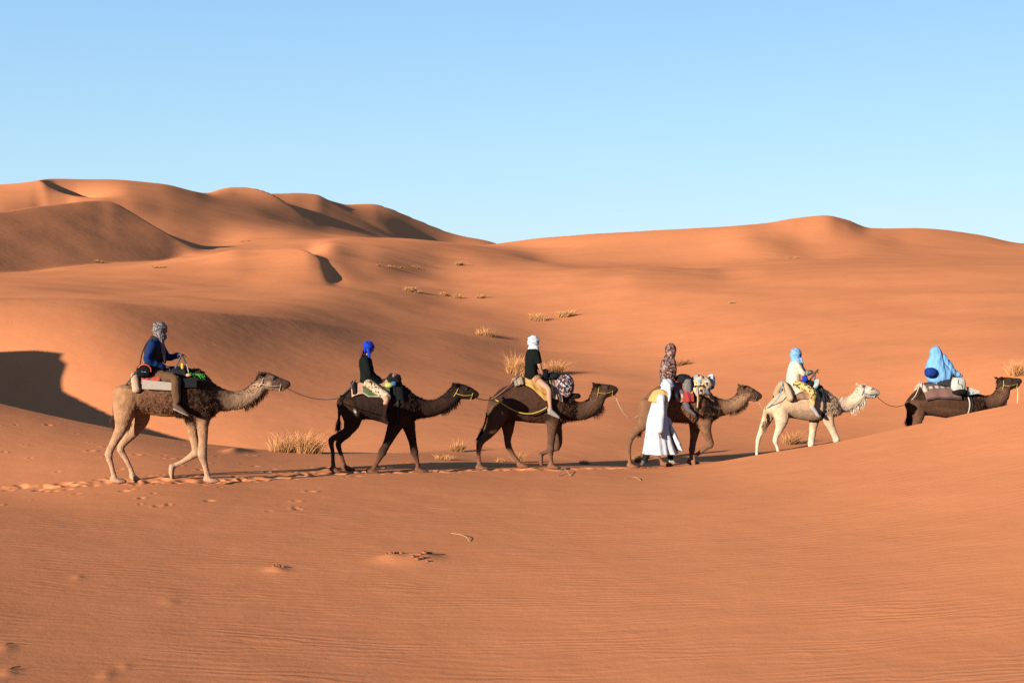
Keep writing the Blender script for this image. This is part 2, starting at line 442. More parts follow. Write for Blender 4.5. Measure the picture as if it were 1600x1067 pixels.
def sand_material():
    N = NT('sand', rough=1.0, spec=0.0)
    co = N.coord('Object')
    big = N.noise(0.05, 3, .5, co).outputs['Fac']
    mid = N.noise(0.9, 5, .6, co).outputs['Fac']
    fine = N.noise(60, 2, .7, co).outputs['Fac']
    col = N.ramp(big, [(.3, (0.325, 0.1115, 0.0442)), (.7, (0.36, 0.1306, 0.0536))])
    col = N.mix(.35, col, N.ramp(mid, [(.3, (0.3, 0.1002, 0.0391)), (.7, (0.375, 0.1364, 0.0564))]))
    col = N.mix(.16, col, N.ramp(fine, [(.3, (0.18, 0.0518, 0.0202)), (.7, (0.5, 0.1927, 0.0874))]))
    N.base(col)
    # wind ripples: slightly wandering crests across the view, patchy
    mp = N.n('ShaderNodeMapping'); mp.inputs['Rotation'].default_value = (0, 0, math.radians(-5)); mp.inputs['Scale'].default_value = (.45, 1, 0)
    N.l(co, mp.inputs['Vector'])
    warp = N.noise(1.0, 4, .6, mp.outputs['Vector'])
    add = N.n('ShaderNodeVectorMath', operation='MULTIPLY_ADD')
    N.l(warp.outputs['Color'], add.inputs[0]); add.inputs[1].default_value = (0, 1.0, 0); N.l(mp.outputs['Vector'], add.inputs[2])
    wv = N.n('ShaderNodeTexWave', wave_type='BANDS', bands_direction='Y', wave_profile='SIN')
    wv.inputs['Scale'].default_value = 1.0 / 0.17 * 0.314
    wv.inputs['Distortion'].default_value = 1.2
    wv.inputs['Detail'].default_value = 2.0
    wv.inputs['Detail Scale'].default_value = 1.4
    N.l(add.outputs[0], wv.inputs['Vector'])
    pm = N.n('ShaderNodeMapping'); pm.inputs['Scale'].default_value = (.55, .9, 1); N.l(co, pm.inputs['Vector'])
    patch = N.ramp(N.noise(1.1, 4, .65, pm.outputs['Vector']).outputs['Fac'], [(.36, (.06,)*3), (.66, (1,)*3)])
    at = N.n('ShaderNodeAttribute', attribute_name='ripple')
    h = N.math('MULTIPLY', N.math('MULTIPLY', wv.outputs['Fac'], patch), at.outputs['Fac'])
    h = N.math('ADD', N.math('MULTIPLY', h, .0038), N.math('MULTIPLY', N.noise(16, 3, .6, co).outputs['Fac'], .0030))
    h = N.math('ADD', h, N.math('MULTIPLY', N.noise(1.3, 2, .5, co).outputs['Fac'], .016))
    N.bump(h, 1.0, 1.0)
    return N.m
ground.data.materials.append(sand_material())
# ---------------------------------------------------------------- figure toolkit
from mathutils import noise as mnoise

class Fig:
    """a figure's own upright plane: tracing units (u, w) of an enlarged view -> metres in the place"""
    def __init__(self, ox, oy, s, px, D, psi):
        self.ox, self.oy, self.s, self.D = ox, oy, s, D
        self.psi = math.radians(psi)
        self.h = np.array([math.cos(self.psi), math.sin(self.psi), 0.0])      # heading
        self.n = np.array([math.sin(self.psi), -math.cos(self.psi), 0.0])     # towards the viewer's side
        self.B = np.array([(px - CX) / FPX * D, D, 0.0])
        self.cam = np.array([0, 0, CAMZ])
    def P(self, cx, cy, v=0.0):
        d = ray(self.ox + cx / self.s, self.oy + cy / self.s)
        t = (v + self.n @ (self.B - self.cam)) / (self.n @ d)
        return self.cam + t * d
    def m(self, r):
        return r / self.s * self.D / FPX

UP = np.array([0, 0, 1.0])
def unit(v):
    v = np.asarray(v, float)
    return v / max(np.linalg.norm(v), 1e-9)

def spline(pts, sub):
    """Catmull-Rom through rows of any width"""
    p = np.asarray(pts, float)
    if len(p) < 3 or sub < 2:
        k = np.linspace(0, len(p)-1, (len(p)-1)*max(sub, 1)+1)
        return np.stack([np.interp(k, np.arange(len(p)), p[:, i]) for i in range(p.shape[1])], -1)
    q = np.vstack([2*p[0]-p[1], p, 2*p[-1]-p[-2]])
    out = []
    for i in range(1, len(q)-2):
        for j in range(sub):
            t = j / sub
            out.append(.5*((2*q[i]) + (q[i+1]-q[i-1])*t + (2*q[i-1]-5*q[i]+4*q[i+1]-q[i+2])*t*t + (3*q[i]-q[i-1]-3*q[i+1]+q[i+2])*t**3))
    out.append(p[-1])
    return np.array(out)

class Acc:
    """collects closed tubes; can be fused into one continuous skin"""
    def __init__(self):
        self.v, self.f, self.n = [], [], 0
        self.sc, self.sr, self.sv = [], [], []        # colour samples
    def add(self, V, F):
        self.v.append(np.asarray(V, float)); self.f += [tuple(i + self.n for i in t) for t in F]; self.n += len(V)
    def rings(self, R):
        """R: (n, seg, 3) rings, closed with fans"""
        R = np.asarray(R, float); n, g = R.shape[:2]
        V = np.vstack([R.reshape(-1, 3), R[0].mean(0)[None], R[-1].mean(0)[None]])
        F = []
        for i in range(n-1):
            for j in range(g):
                k = (j+1) % g
                F.append((i*g+j, i*g+k, (i+1)*g+k, (i+1)*g+j))
        a, b = n*g, n*g+1
        for j in range(g):
            k = (j+1) % g
            F.append((a, k, j)); F.append((b, (n-1)*g+j, (n-1)*g+k))
        self.add(V, F)
    def tube(self, pts, lat, seg=12, sub=3, val=None, shape=None, endround=True):
        """pts rows: x y z r_in_plane r_lateral ; val: rows of sample values (colour, wool) per point"""
        S = spline(pts, sub)
        if val is not None:
            VV = np.asarray(val, float)
            if VV.ndim == 1: VV = np.tile(VV, (len(pts), 1))
            SV = np.stack([np.interp(np.linspace(0, len(pts)-1, len(S)), np.arange(len(pts)), VV[:, i]) for i in range(VV.shape[1])], -1)
            self.sc.append(S[:, :3]); self.sr.append(np.maximum(.5*(S[:, 3]+S[:, 4]), .004)); self.sv.append(SV)
        if endround:
            for end in (0, -1):
                nb = 1 if end == 0 else -2
                t = unit(S[end, :3] - S[nb, :3])
                r = min(S[end, 3], S[end, 4])
                add = []
                for k in (.5, .85, .98):
                    row = S[end].copy(); row[:3] += t * r * k * .8
                    row[3:5] *= math.sqrt(max(1-k*k, 0.02)); add.append(row)
                S = np.vstack([add[::-1], S]) if end == 0 else np.vstack([S, add])
        c = S[:, :3]
        T = np.gradient(c, axis=0); T /= np.maximum(np.linalg.norm(T, axis=1, keepdims=True), 1e-9)
        lat = np.asarray(lat, float)
        L = lat[None] - (T @ lat)[:, None] * T; L /= np.maximum(np.linalg.norm(L, axis=1, keepdims=True), 1e-9)
        N = np.cross(T, L)
        th = np.linspace(0, 2*np.pi, seg, endpoint=False)
        cc, ss = np.cos(th), np.sin(th)
        R = c[:, None] + S[:, 3, None, None]*cc[None, :, None]*N[:, None] + S[:, 4, None, None]*ss[None, :, None]*L[:, None]
        self.rings(R)
    def ball(self, c, rx, ry, rz, ax=None, seg=14, rows=9, val=None):
        ax = np.eye(3) if ax is None else np.asarray(ax)
        R = []
        for i in range(1, rows):
            a = np.pi * i / rows
            th = np.linspace(0, 2*np.pi, seg, endpoint=False)
            loc = np.stack([rx*np.sin(a)*np.cos(th), ry*np.sin(a)*np.sin(th), np.full(seg, rz*np.cos(a))], -1)
            R.append(np.asarray(c) + loc @ ax)
        self.rings(R)
        if val is not None:
            self.sc.append(np.asarray(c, float)[None]); self.sr.append(np.array([(rx+ry+rz)/3])); self.sv.append(np.asarray(val, float)[None])
    def raw(self, name):
        return mesh_from(name, np.vstack(self.v), self.f)

def fuse(acc, name, voxel, smooth=3):
    """one continuous surface from overlapping closed shells"""
    me = acc.raw(name + '_tmp')
    o = bpy.data.objects.new(name + '_tmp', me); C.objects.link(o)
    md = o.modifiers.new('r', 'REMESH'); md.mode = 'VOXEL'; md.voxel_size = voxel; md.adaptivity = 0.0
    if smooth:
        ms = o.modifiers.new('s', 'SMOOTH'); ms.factor = 0.5; ms.iterations = smooth
    dg = bpy.context.evaluated_depsgraph_get()
    out = bpy.data.meshes.new_from_object(o.evaluated_get(dg))
    out.name = name
    bpy.data.objects.remove(o); bpy.data.meshes.remove(me)
    out.polygons.foreach_set('use_smooth', np.ones(len(out.polygons), dtype=bool))
    return out

def get_co(me):
    a = np.empty(len(me.vertices)*3, np.float32); me.vertices.foreach_get('co', a); return a.reshape(-1, 3).astype(float)
def set_co(me, co):
    me.vertices.foreach_set('co', co.astype(np.float32).ravel()); me.update()
def get_no(me):
    a = np.empty(len(me.vertices)*3, np.float32); me.vertices.foreach_get('normal', a); return a.reshape(-1, 3).astype(float)

def n3(co, scale):
    return np.array([mnoise.noise(Vector(p)) for p in (co * scale)])

def blend(acc, co):
    c, r, v = np.vstack(acc.sc), np.concatenate(acc.sr), np.vstack(acc.sv)
    out = np.empty((len(co), v.shape[1]))
    for i in range(0, len(co), 4000):
        d = np.linalg.norm(co[i:i+4000, None] - c[None], axis=2) / r[None]
        w = 1.0 / np.maximum(d, .2)**9
        out[i:i+4000] = (w @ v) / w.sum(1, keepdims=True)
    return out

def set_col(me, col, name='Col'):
    a = me.color_attributes.new(name, 'FLOAT_COLOR', 'POINT')
    c = np.ones((len(me.vertices), 4), np.float32); c[:, :3] = np.clip(col, 0, 1)
    a.data.foreach_set('color', c.ravel())

def place(name, me, mat, parent=None, loc=None):
    """link a mesh built in place coordinates; its origin goes to loc (or its parent's)"""
    if loc is None and parent is not None: loc = np.array(parent.location)
    if loc is not None:
        set_co(me, get_co(me) - np.asarray(loc)[None])
    o = new_obj(name, me, parent)
    if parent is None and loc is not None: o.location = tuple(loc)
    if mat is not None: me.materials.append(mat)
    return o

def empty(name, loc):
    o = new_obj(name, None); o.empty_display_size = .2
    o.location = tuple(map(float, loc)); return o

# ---- materials
def vcol_material(name, rough=.9, bump=.004, bscale=60, mottling=.25, mscale=14):
    N = NT(name, rough, .12)
    at = N.n('ShaderNodeVertexColor', layer_name='Col')
    co = N.coord('Object')
    no = N.noise(mscale, 5, .65, co).outputs['Fac']
    no2 = N.noise(bscale, 3, .6, co).outputs['Fac']
    k = N.math('MULTIPLY', N.math('ADD', N.math('MULTIPLY', no, mottling*2), 1-mottling), N.math('ADD', N.math('MULTIPLY', no2, mottling*1.4), 1-mottling*.7))
    cmb = N.n('ShaderNodeCombineColor')
    for i in range(3): N.l(k, cmb.inputs[i])
    N.base(N.mix(1.0, at.outputs['Color'], cmb.outputs[0], 'MULTIPLY'))
    N.bump(no2, 1.0, bump)
    return N.m
M_FUR = vcol_material('camel_fur', .85, .012, 55, .34, 11)
M_FUR.node_tree.nodes['Principled BSDF'].inputs['Specular IOR Level'].default_value = 0.04
M_SKIN = vcol_material('skin', .6, .001, 90, .06, 20)
M_CLOTHV = vcol_material('woven_cloth', .95, .003, 120, .14, 18)

_cloth = {}
def cloth(col, rough=.95, mott=.24):
    key = (tuple(col), rough, mott)
    if key not in _cloth:
        N = NT('cloth', rough, .02)
        co = N.coord('Object')
        no = N.noise(9, 5, .6, co).outputs['Fac']; fi = N.noise(160, 2, .6, co).outputs['Fac']
        a = tuple(c*(1-mott) for c in col); b = tuple(min(c*(1+mott), 1) for c in col)
        N.base(N.mix(no, a, b)); N.bump(N.math('ADD', N.math('MULTIPLY', no, .02), N.math('MULTIPLY', fi, .002)), .7, 1.0)
        _cloth[key] = N.m
    return _cloth[key]
def print_cloth(name, cols, scale, contrast=0.0):
    """small all-over print: random cells of the listed colours"""
    N = NT(name, .95, .02)
    co = N.coord('Object')
    wp = N.noise(scale*.8, 2, .5, co)
    ad = N.n('ShaderNodeVectorMath', operation='MULTIPLY_ADD'); N.l(wp.outputs['Color'], ad.inputs[0]); ad.inputs[1].default_value = (.8/scale,)*3; N.l(co, ad.inputs[2])
    vo = N.n('ShaderNodeTexVoronoi'); vo.inputs['Scale'].default_value = scale; N.l(ad.outputs[0], vo.inputs['Vector'])
    sp = N.n('ShaderNodeSeparateColor'); N.l(vo.outputs['Color'], sp.inputs[0])
    n = len(cols)
    N.base(N.ramp(sp.outputs[0], [(i/n, c) for i, c in enumerate(cols)], 'CONSTANT'))
    N.bump(N.noise(8, 4, .6, co).outputs['Fac'], .7, .02)
    return N.m
def plain(name, col, rough=.6, spec=.3, metal=0.0):
    N = NT(name, rough, spec); N.b.inputs['Metallic'].default_value = metal
    co = N.coord('Object'); no = N.noise(25, 4, .6, co).outputs['Fac']
    N.base(N.mix(no, tuple(c*.8 for c in col), tuple(min(1, c*1.15) for c in col)))
    return N.m
M_ROPE_W = plain('pale_rope', (.24, .20, .15), .9, .1)
M_ROPE_Y = plain('yellow_rope', (.21, .155, .03), .8, .1)
M_ROPE_B = plain('dark_rope', (.05, .035, .03), .9, .1)
M_ROPE_T = plain('teal_rope', (.045, .12, .135), .8, .1)
M_EYE = plain('eye', (.008, .006, .005), .35, .3)
M_STEEL = plain('steel', (.10, .10, .10), .5, .3, .6)
M_BLACK = cloth((.012, .012, .013))

def rope(name, pts, r, mat, parent=None, sub=6, seg=6):
    a = Acc(); P = [(*p, r, r) for p in pts]
    d = unit(np.asarray(pts[-1]) - np.asarray(pts[0]))
    lat = unit(np.cross(d, UP)) if abs(d[2]) < .95 else np.array([0, 1.0, 0])
    a.tube(P, lat, seg=seg, sub=sub)
    return place(name, a.raw(name), mat, parent, None if parent is not None else np.asarray(pts[0]))

def strands(name, roots, dirs, length, width, cols, mat, parent, seed=1, curl=.4):
    """hair: thin tapering blades, three-sided enough to be seen from any side"""
    r = np.random.RandomState(seed)
    n = len(roots)
    d = dirs + r.normal(0, curl, (n, 3)); d /= np.linalg.norm(d, axis=1, keepdims=True)
    s = np.cross(d, r.normal(0, 1, (n, 3))); s /= np.maximum(np.linalg.norm(s, axis=1, keepdims=True), 1e-6)
    L = (length * r.uniform(.5, 1.2, n))[:, None]
    w = width * r.uniform(.7, 1.3, (n, 1))
    mid = roots + d*L*.55 + np.array([0, 0, -1.0])*L*.10
    tip = roots + d*L*.95 + np.array([0, 0, -1.0])*L*.35
    V = np.stack([roots - s*w, roots + s*w, mid + s*w*.7, mid - s*w*.7, tip], 1).reshape(-1, 3)
    F = []
    for i in range(n):
        k = i*5; F += [(k, k+1, k+2, k+3), (k+3, k+2, k+4)]
    me = mesh_from(name, V, F)
    set_col(me, np.repeat(cols, 5, axis=0))
    return place(name, me, mat, parent)
# ---------------------------------------------------------------- camels
class Camel: pass
CAMELS = []
HEADLAT = [.095, .115, .10, .075, .062, .048]

def camel(fig, label, trunk, neck, head, legs, tail, col, seed, jaw=0, wool=(), fur_n=2600, crown=1.0, beard=.10):
    """trunk rows: u, top, bottom, half width (m).  neck / head rows: u, w, r.  legs: (v, [(u, w, r)...], foot_tilt, planted)"""
    r = np.random.RandomState(seed)
    col = {k: (v if k in ('brand', 'gain', 'bsize') else tuple(np.array(v)*col.get('gain', .5))) for k, v in col.items()}
    wool = [(*w[:4], tuple(np.array(w[4])*col.get('gain', .5)), w[5]) for w in wool]
    K = Camel(); K.fig = fig; K.trunk = np.array(trunk, float)
    a = Acc()
    base = fig.P((trunk[0][0] + trunk[-1][0]) / 2, trunk[4][2], 0)
    base[2] = float(terrain(base[0], base[1])[0])
    root = empty('camel', base)
    tag(root, label, 'camel', 'camels roped together in a caravan')
    K.root = root
    # barrel: egg-shaped rings, narrow at the hump
    S = spline(trunk, 4)
    R = []; th = np.linspace(0, 2*np.pi, 28, endpoint=False)
    u0, u1 = trunk[0][0], trunk[-1][0]
    for (u, top, bot, hw) in S:
        c = fig.P(u, (top+bot)/2); rv = np.linalg.norm(fig.P(u, top) - fig.P(u, bot)) / 2
        up = np.maximum(np.cos(th), 0)
        w = hw * np.sin(th) * (1 - .38 * up**1.5)
        R.append(c + rv*np.cos(th)[:, None]*UP + w[:, None]*fig.n)
        for fz in (.9, .4, -.1, -.6, -.95):
            for fl in (-.8, .8):
                t = (u-u0)/(u1-u0)
                woolw = 0.0
                cc = np.array(col['trunk'])
                if fz > .3: cc = np.array(col['back'])
                if fz < -.5: cc = np.array(col['belly'])
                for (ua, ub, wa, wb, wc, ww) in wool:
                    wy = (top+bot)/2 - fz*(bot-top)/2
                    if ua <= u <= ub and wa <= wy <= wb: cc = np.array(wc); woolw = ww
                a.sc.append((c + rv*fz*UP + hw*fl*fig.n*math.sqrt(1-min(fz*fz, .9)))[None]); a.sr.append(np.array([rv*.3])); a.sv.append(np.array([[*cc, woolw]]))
    # rounded ends
    e0 = R[0].mean(0) + .45*(R[0]-R[0].mean(0)) - fig.h*.06; e1 = R[-1].mean(0) + .5*(R[-1]-R[-1].mean(0)) + fig.h*.06
    a.rings([e0] + R + [e1])
    ml = fig.m
    nk = [(*fig.P(u, w), ml(q), ml(q)*(.85 - .12*i/len(neck))) for i, (u, w, q) in enumerate(neck)]
    nv = [np.array([*(np.array(col['neck0'])*(1-t) + np.array(col['neck1'])*t), .16]) for t in np.linspace(0, 1, len(nk))]
    a.tube(nk, fig.n, seg=18, sub=4, val=nv)
    # head: skull to lips, jaw, brow, cheeks, ears, nostril rims
    hd = [(*fig.P(u, w), ml(q), HEADLAT[min(i, 5)]*fig.D/24.6*(.86 if fig.D > 26 else 1.0)) for i, (u, w, q) in enumerate(head)]
    hv = []
    for i in range(len(hd)):
        t = i/(len(hd)-1); hv.append([*(np.array(col['head'])*(1-t) + np.array(col['muzzle'])*t), .1])
    a.tube(hd, fig.n, seg=16, sub=4, val=hv)
    H = [np.array(h[:3]) for h in hd]
    hr = hd[1][3]
    fwd = unit(H[-1] - H[1]); upn = unit(np.cross(fig.n, fwd)); upn = upn if upn[2] > 0 else -upn
    L = np.linalg.norm(H[-1]-H[0])
    jc = [*col['cheek'], .1]
    jpts = [H[0] - upn*hr*.55 + fwd*.02, H[1] - upn*hr*.78, H[2] - upn*hr*.72, H[3] - upn*hr*.62, H[-1] - upn*hr*.52 - fwd*.035]
    a.tube([(*p, hr*q, HEADLAT[1]*s) for p, q, s in zip(jpts, (.5, .46, .34, .27, .22), (.75, .72, .55, .48, .42))], fig.n, seg=12, sub=3, val=jc)
    lip = H[-1] - upn*hr*.22 + fwd*.008
    a.ball(lip, .036, .044, .034, [fwd, fig.n, upn], val=[*col['muzzle'], 0])      # cleft upper lip
    for sgn in (1, -1):
        a.ball(H[1] + upn*hr*.55 + fwd*hr*.35 + fig.n*sgn*hr*.62, hr*.42, hr*.26, hr*.24, [fwd, fig.n, upn], val=[*col['head'], 0])   # brow
        a.ball(H[1] - upn*hr*.30 + fwd*hr*.1 + fig.n*sgn*hr*.55, hr*.55, hr*.34, hr*.5, [fwd, fig.n, upn], val=[*col['cheek'], 0])   # cheek
        a.ball(H[-1] + upn*hr*.18 - fwd*.03 + fig.n*sgn*.03, .036, .022, .022, [fwd, fig.n, upn], val=[*(np.array(col['muzzle'])*.7), 0])   # nostril rim
        er = H[0] + upn*hr*.75 + fig.n*sgn*hr*.62
        a.tube([(*er, .026, .020), (*(er + upn*.025 - fwd*.035 + fig.n*sgn*.03), .030, .018), (*(er + upn*.05 - fwd*.065 + fig.n*sgn*.045), .012, .010)], fig.n, seg=8, sub=3, val=[*(np.array(col['head'])*.7), 0])
    # legs
    K.feet = []
    for (v, pts, tilt, planted) in legs:
        n = len(pts)
        vv = [v*.75 if i == 0 else v for i in range(n)]
        W = [fig.P(u, w, vi) for (u, w, q), vi in zip(pts, vv)]
        rad = [ml(q)*(1.0 if i < 2 else .90) for i, (_, _, q) in enumerate(pts)]
        foot = W[-1].copy()
        if planted:
            gz = float(terrain(foot[0], foot[1])[0])
            dz = gz + .045 - foot[2]
            K.feet.append((v, round(dz, 3)))
            zt, zb = W[0][2], W[-1][2]
            for i in range(n): W[i] = W[i] + UP*dz*np.clip((zt - W[i][2])/(zt - zb), 0, 1)
            foot = W[-1]
        lv = []
        for i in range(n):
            t = np.clip((i-.5)/(n-2.2), 0, 1)
            lv.append([*(np.array(col['thigh'])*(1-t) + np.array(col['shank'])*t), .08*(1-t)])
        a.tube([(*p, q, q*(.82 if i else .7)) for i, (p, q) in enumerate(zip(W, rad))], fig.n, seg=14, sub=4, val=lv)
        # knee / hock cap
        kk = W[-4]; a.ball(kk - fig.h*.0, rad[-4]*1.08, rad[-4]*.98, rad[-4]*1.25, val=lv[-4])
        # broad two-toed pad
        ca, sa = math.cos(math.radians(tilt)), math.sin(math.radians(tilt))
        fd = fig.h*ca - UP*sa; fu = UP*ca + fig.h*sa
        k = fig.D/24.6*.5+.5
        a.tube([(*(foot - fd*.05 + fu*.03), .05*k, .06*k), (*(foot + fd*.03 + fu*.006), .052*k, .088*k), (*(foot + fd*.11 - fu*.008), .036*k, .085*k), (*(foot + fd*.165 - fu*.016), .020*k, .06*k)], fig.n, seg=12, sub=3, val=[*col['shank'], 0])
        for sgn in (1, -1):
            a.tube([(*(foot + fd*.12 + fig.n*sgn*.035 + fu*.006), .030, .034), (*(foot + fd*.185 + fig.n*sgn*.04 - fu*.012), .018, .022)], fig.n, seg=8, sub=2, val=[*(np.array(col['shank'])*.6), 0])
    # tail
    tp = [(*fig.P(u, w, 0), ml(q), ml(q)) for (u, w, q) in tail]
    a.tube(tp, fig.n, seg=8, sub=4, val=[*col['tail'], .1])
    me = fuse(a, 'body', .0185, 3)
    co, no = get_co(me), get_no(me)
    B = blend(a, co)
    wn_ = np.clip(B[:, 3], 0, 1)
    nz = n3(co, 11.0); nz2 = n3(co + 5, 27.0)
    co2 = co + no * (wn_ * (.016*nz + .014*nz2) + .0035*nz2)[:, None]
    set_co(me, co2)
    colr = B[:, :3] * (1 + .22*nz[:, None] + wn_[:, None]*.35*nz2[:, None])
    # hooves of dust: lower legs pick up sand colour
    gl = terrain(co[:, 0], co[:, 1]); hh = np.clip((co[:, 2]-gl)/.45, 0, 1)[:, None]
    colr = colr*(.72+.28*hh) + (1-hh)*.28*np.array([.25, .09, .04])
    if 'brand' in col:
        bc = fig.P(*col['brand'], .27)
        d = co - bc; bs = col.get('bsize', 1.0); q = np.exp(-((d @ fig.h + .25*d[:, 2])/(.020*bs))**2 - (d[:, 2]/(.042*bs))**2) * (no @ fig.n > .2)
        colr = colr*(1-q[:, None]) + q[:, None]*np.array([.4, .32, .27])
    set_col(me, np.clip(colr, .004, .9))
    body = place('body', me, M_FUR, root)
    # eyes
    for sgn in (1, -1):
        e = Acc(); c0 = H[1] + upn*hr*.36 + fwd*hr*.42 + fig.n*sgn*hr*.80
        e.ball(c0, .021, .021, .021, seg=10, rows=7); place('eye', e.raw('eye'), M_EYE, root)
    # woolly coat and fringes
    roots, dirs, cols = [], [], []
    fur_n = int(min(fur_n, max(60, .55*np.clip((wn_-.32)*3, 0, 1).sum())))
    idx = r.choice(len(co2), fur_n, p=(np.clip(wn_-.32, 0, None)**1.3 + 1e-7)/(np.clip(wn_-.32, 0, None)**1.3 + 1e-7).sum())
    roots.append(co2[idx]); dirs.append(no[idx] + np.array([0, 0, -.5]) - fig.h*.2); cols.append(colr[idx]*r.uniform(.7, 1.4, (len(idx), 1)))
    lens = [np.full(len(idx), .035)]
    def patch(center, rad, nn, d, ln, c):
        dd = np.linalg.norm(co2 - center, axis=1); ids = np.where(dd < rad)[0]
        if len(ids) == 0: return
        k = r.choice(ids, nn); roots.append(co2[k]); dirs.append(no[k]*.7 + d); cols.append(np.tile(c, (nn, 1))*r.uniform(.6, 1.4, (nn, 1))); lens.append(np.full(nn, ln))
    dk = np.array(col['mane'])
    patch(H[0] + upn*hr*.8 - fwd*.05, .13, int(420*crown), -fwd*.7 + UP*.25, .035, dk)
    for p in nk[-3:]:
        patch(np.array(p[:3]) + upn*p[3]*.9, .13, int(150*crown), -fwd*.8 + UP*.2, .04, dk)
        patch(np.array(p[:3]) - UP*p[3]*.95, .11, 110, -UP*1.0 - fig.h*.2, beard*.8, dk)
    for p in nk[1:-2]:
        patch(np.array(p[:3]) - UP*p[3]*.95, .10, 30, -UP*.8, beard*.25, np.array(col['neck1']))
        patch(np.array(p[:3]) + UP*p[3]*.95, .12, 70, UP*.6 - fig.h*.5, .04, dk)
    te = np.array(tp[-1][:3]); tm = np.array(tp[len(tp)//2][:3])
    for q in np.linspace(.35, 1, 6):
        c0 = tm*(1-q) + te*q
        k = 60; roots.append(np.tile(c0, (k, 1)) + r.normal(0, .012, (k, 3))); dirs.append(np.tile(np.array([0, 0, -1.4]) - fig.h*.15, (k, 1)))
        cols.append(np.tile(np.array(col['tail'])*.6, (k, 1))*r.uniform(.6, 1.5, (k, 1))); lens.append(np.full(k, .13))
    strands('fur', np.vstack(roots), np.vstack(dirs), np.concatenate(lens), .0045, np.clip(np.vstack(cols), .003, .9), M_FUR, root, seed, .45)
    K.H, K.fwd, K.upn, K.hr, K.nk = H, fwd, upn, hr, nk
    CAMELS.append(K)
    return K

def halter(K, mat, r=.011, throat=True):
    """nose band, cheek straps and throat strap, as one harness with its straps"""
    f = K.fig; H, fwd, upn, hr = K.H, K.fwd, K.upn, K.hr
    parts = []
    def loop(c, rn, rl, ax1, ax2):
        th = np.linspace(0, 2*np.pi, 17)
        return [c + ax1*rn*math.cos(t) + ax2*rl*math.sin(t) for t in th]
    a = Acc()
    def add(pts): 
        d = unit(pts[1]-pts[0]); a.tube([(*p, r, r) for p in pts], unit(np.cross(d, fwd + .01)), seg=6, sub=2)
    nb = (H[3] + H[2])/2 - upn*hr*.25
    add(loop(nb, hr*.80, .085, upn, f.n))
    if throat:
        add(loop(H[0] - upn*hr*.25, hr*1.15, .125, upn*.92 + fwd*.25, f.n))
        for s in (1, -1):
            add([nb + f.n*s*.088, (nb + H[0])/2 - upn*hr*.35 + f.n*s*.118, H[0] - upn*hr*.3 + f.n*s*.128])
    return place('halter', a.raw('halter'), mat, K.root)

def trunk_fn(K):
    S = spline(K.trunk, 6); f = K.fig
    def fn(u, th, off=0.0):
        top = np.interp(u, S[:, 0], S[:, 1]); bot = np.interp(u, S[:, 0], S[:, 2]); hw = np.interp(u, S[:, 0], S[:, 3])
        c = f.P(u, (top+bot)/2); rv = np.linalg.norm(f.P(u, top) - f.P(u, bot))/2
        w = hw*math.sin(th)*(1 - .38*max(math.cos(th), 0)**1.5)
        p = c + rv*math.cos(th)*UP + w*f.n
        o = unit(math.cos(th)/rv*UP + math.sin(th)/max(hw, .05)*f.n)
        return p + o*off
    return fn

c_dark = dict(trunk=(.032, .016, .011), back=(.024, .012, .009), belly=(.045, .023, .015), neck0=(.030, .016, .011), neck1=(.034, .018, .012), head=(.032, .017, .012), cheek=(.040, .022, .015), muzzle=(.03, .018, .014),
              thigh=(.038, .020, .014), shank=(.055, .032, .024), tail=(.018, .010, .008), mane=(.016, .009, .007))

# 1: tan camel with dark wool
F1 = Fig(140, 490, 3.812, 310, 24.7, 12)
K1 = camel(F1, 'tan camel with woolly dark hump and pale legs, last in the caravan', 
    [(172, 485, 575, .12), (215, 418, 600, .25), (270, 385, 602, .29), (350, 352, 602, .32), (430, 332, 613, .35), (520, 326, 616, .37), (600, 325, 628, .37), (665, 335, 640, .34), (715, 385, 625, .27), (765, 440, 590, .19)],
    [(700, 505, 108), (765, 512, 76), (830, 520, 60), (890, 516, 54), (950, 495, 50), (1000, 455, 48), (1030, 420, 46)],
    [(1022, 400, 50), (1068, 400, 47), (1118, 412, 37), (1158, 420, 29), (1180, 420, 24)],
    [(.17, [(232, 480, 95), (208, 590, 66), (188, 680, 42), (142, 770, 27), (114, 835, 25), (130, 900, 17), (146, 965, 18), (152, 992, 20)], 0, True),
     (-.17, [(290, 520, 70), (312, 620, 46), (262, 695, 38), (205, 755, 27), (185, 795, 24), (222, 860, 17), (252, 925, 17), (262, 960, 19)], 20, True),
     (.16, [(672, 545, 74), (672, 640, 42), (676, 740, 31), (672, 828, 31), (690, 900, 19), (703, 955, 20), (708, 978, 20)], 0, True),
     (-.16, [(620, 590, 60), (612, 680, 34), (626, 765, 29), (632, 825, 29), (560, 878, 18), (512, 902, 17), (484, 925, 19)], 80, False)],
    [(160, 480, 12), (146, 530, 10), (142, 590, 8), (148, 640, 6)],
    dict(gain=.44, trunk=(.20, .098, .050), back=(.13, .06, .032), belly=(.34, .19, .10), neck0=(.12, .06, .035), neck1=(.40, .24, .14), head=(.17, .09, .055), cheek=(.45, .29, .18), muzzle=(.07, .04, .03),
         thigh=(.35, .175, .085), shank=(.50, .30, .185), tail=(.14, .07, .04), mane=(.05, .026, .016)), 1,
    wool=[(250, 520, 400, 570, (.15, .068, .036), .7), (520, 740, 320, 640, (.050, .024, .014), 1.0), (170, 300, 380, 520, (.22, .11, .055), .5), (690, 770, 380, 560, (.06, .03, .018), .8)], fur_n=4200)
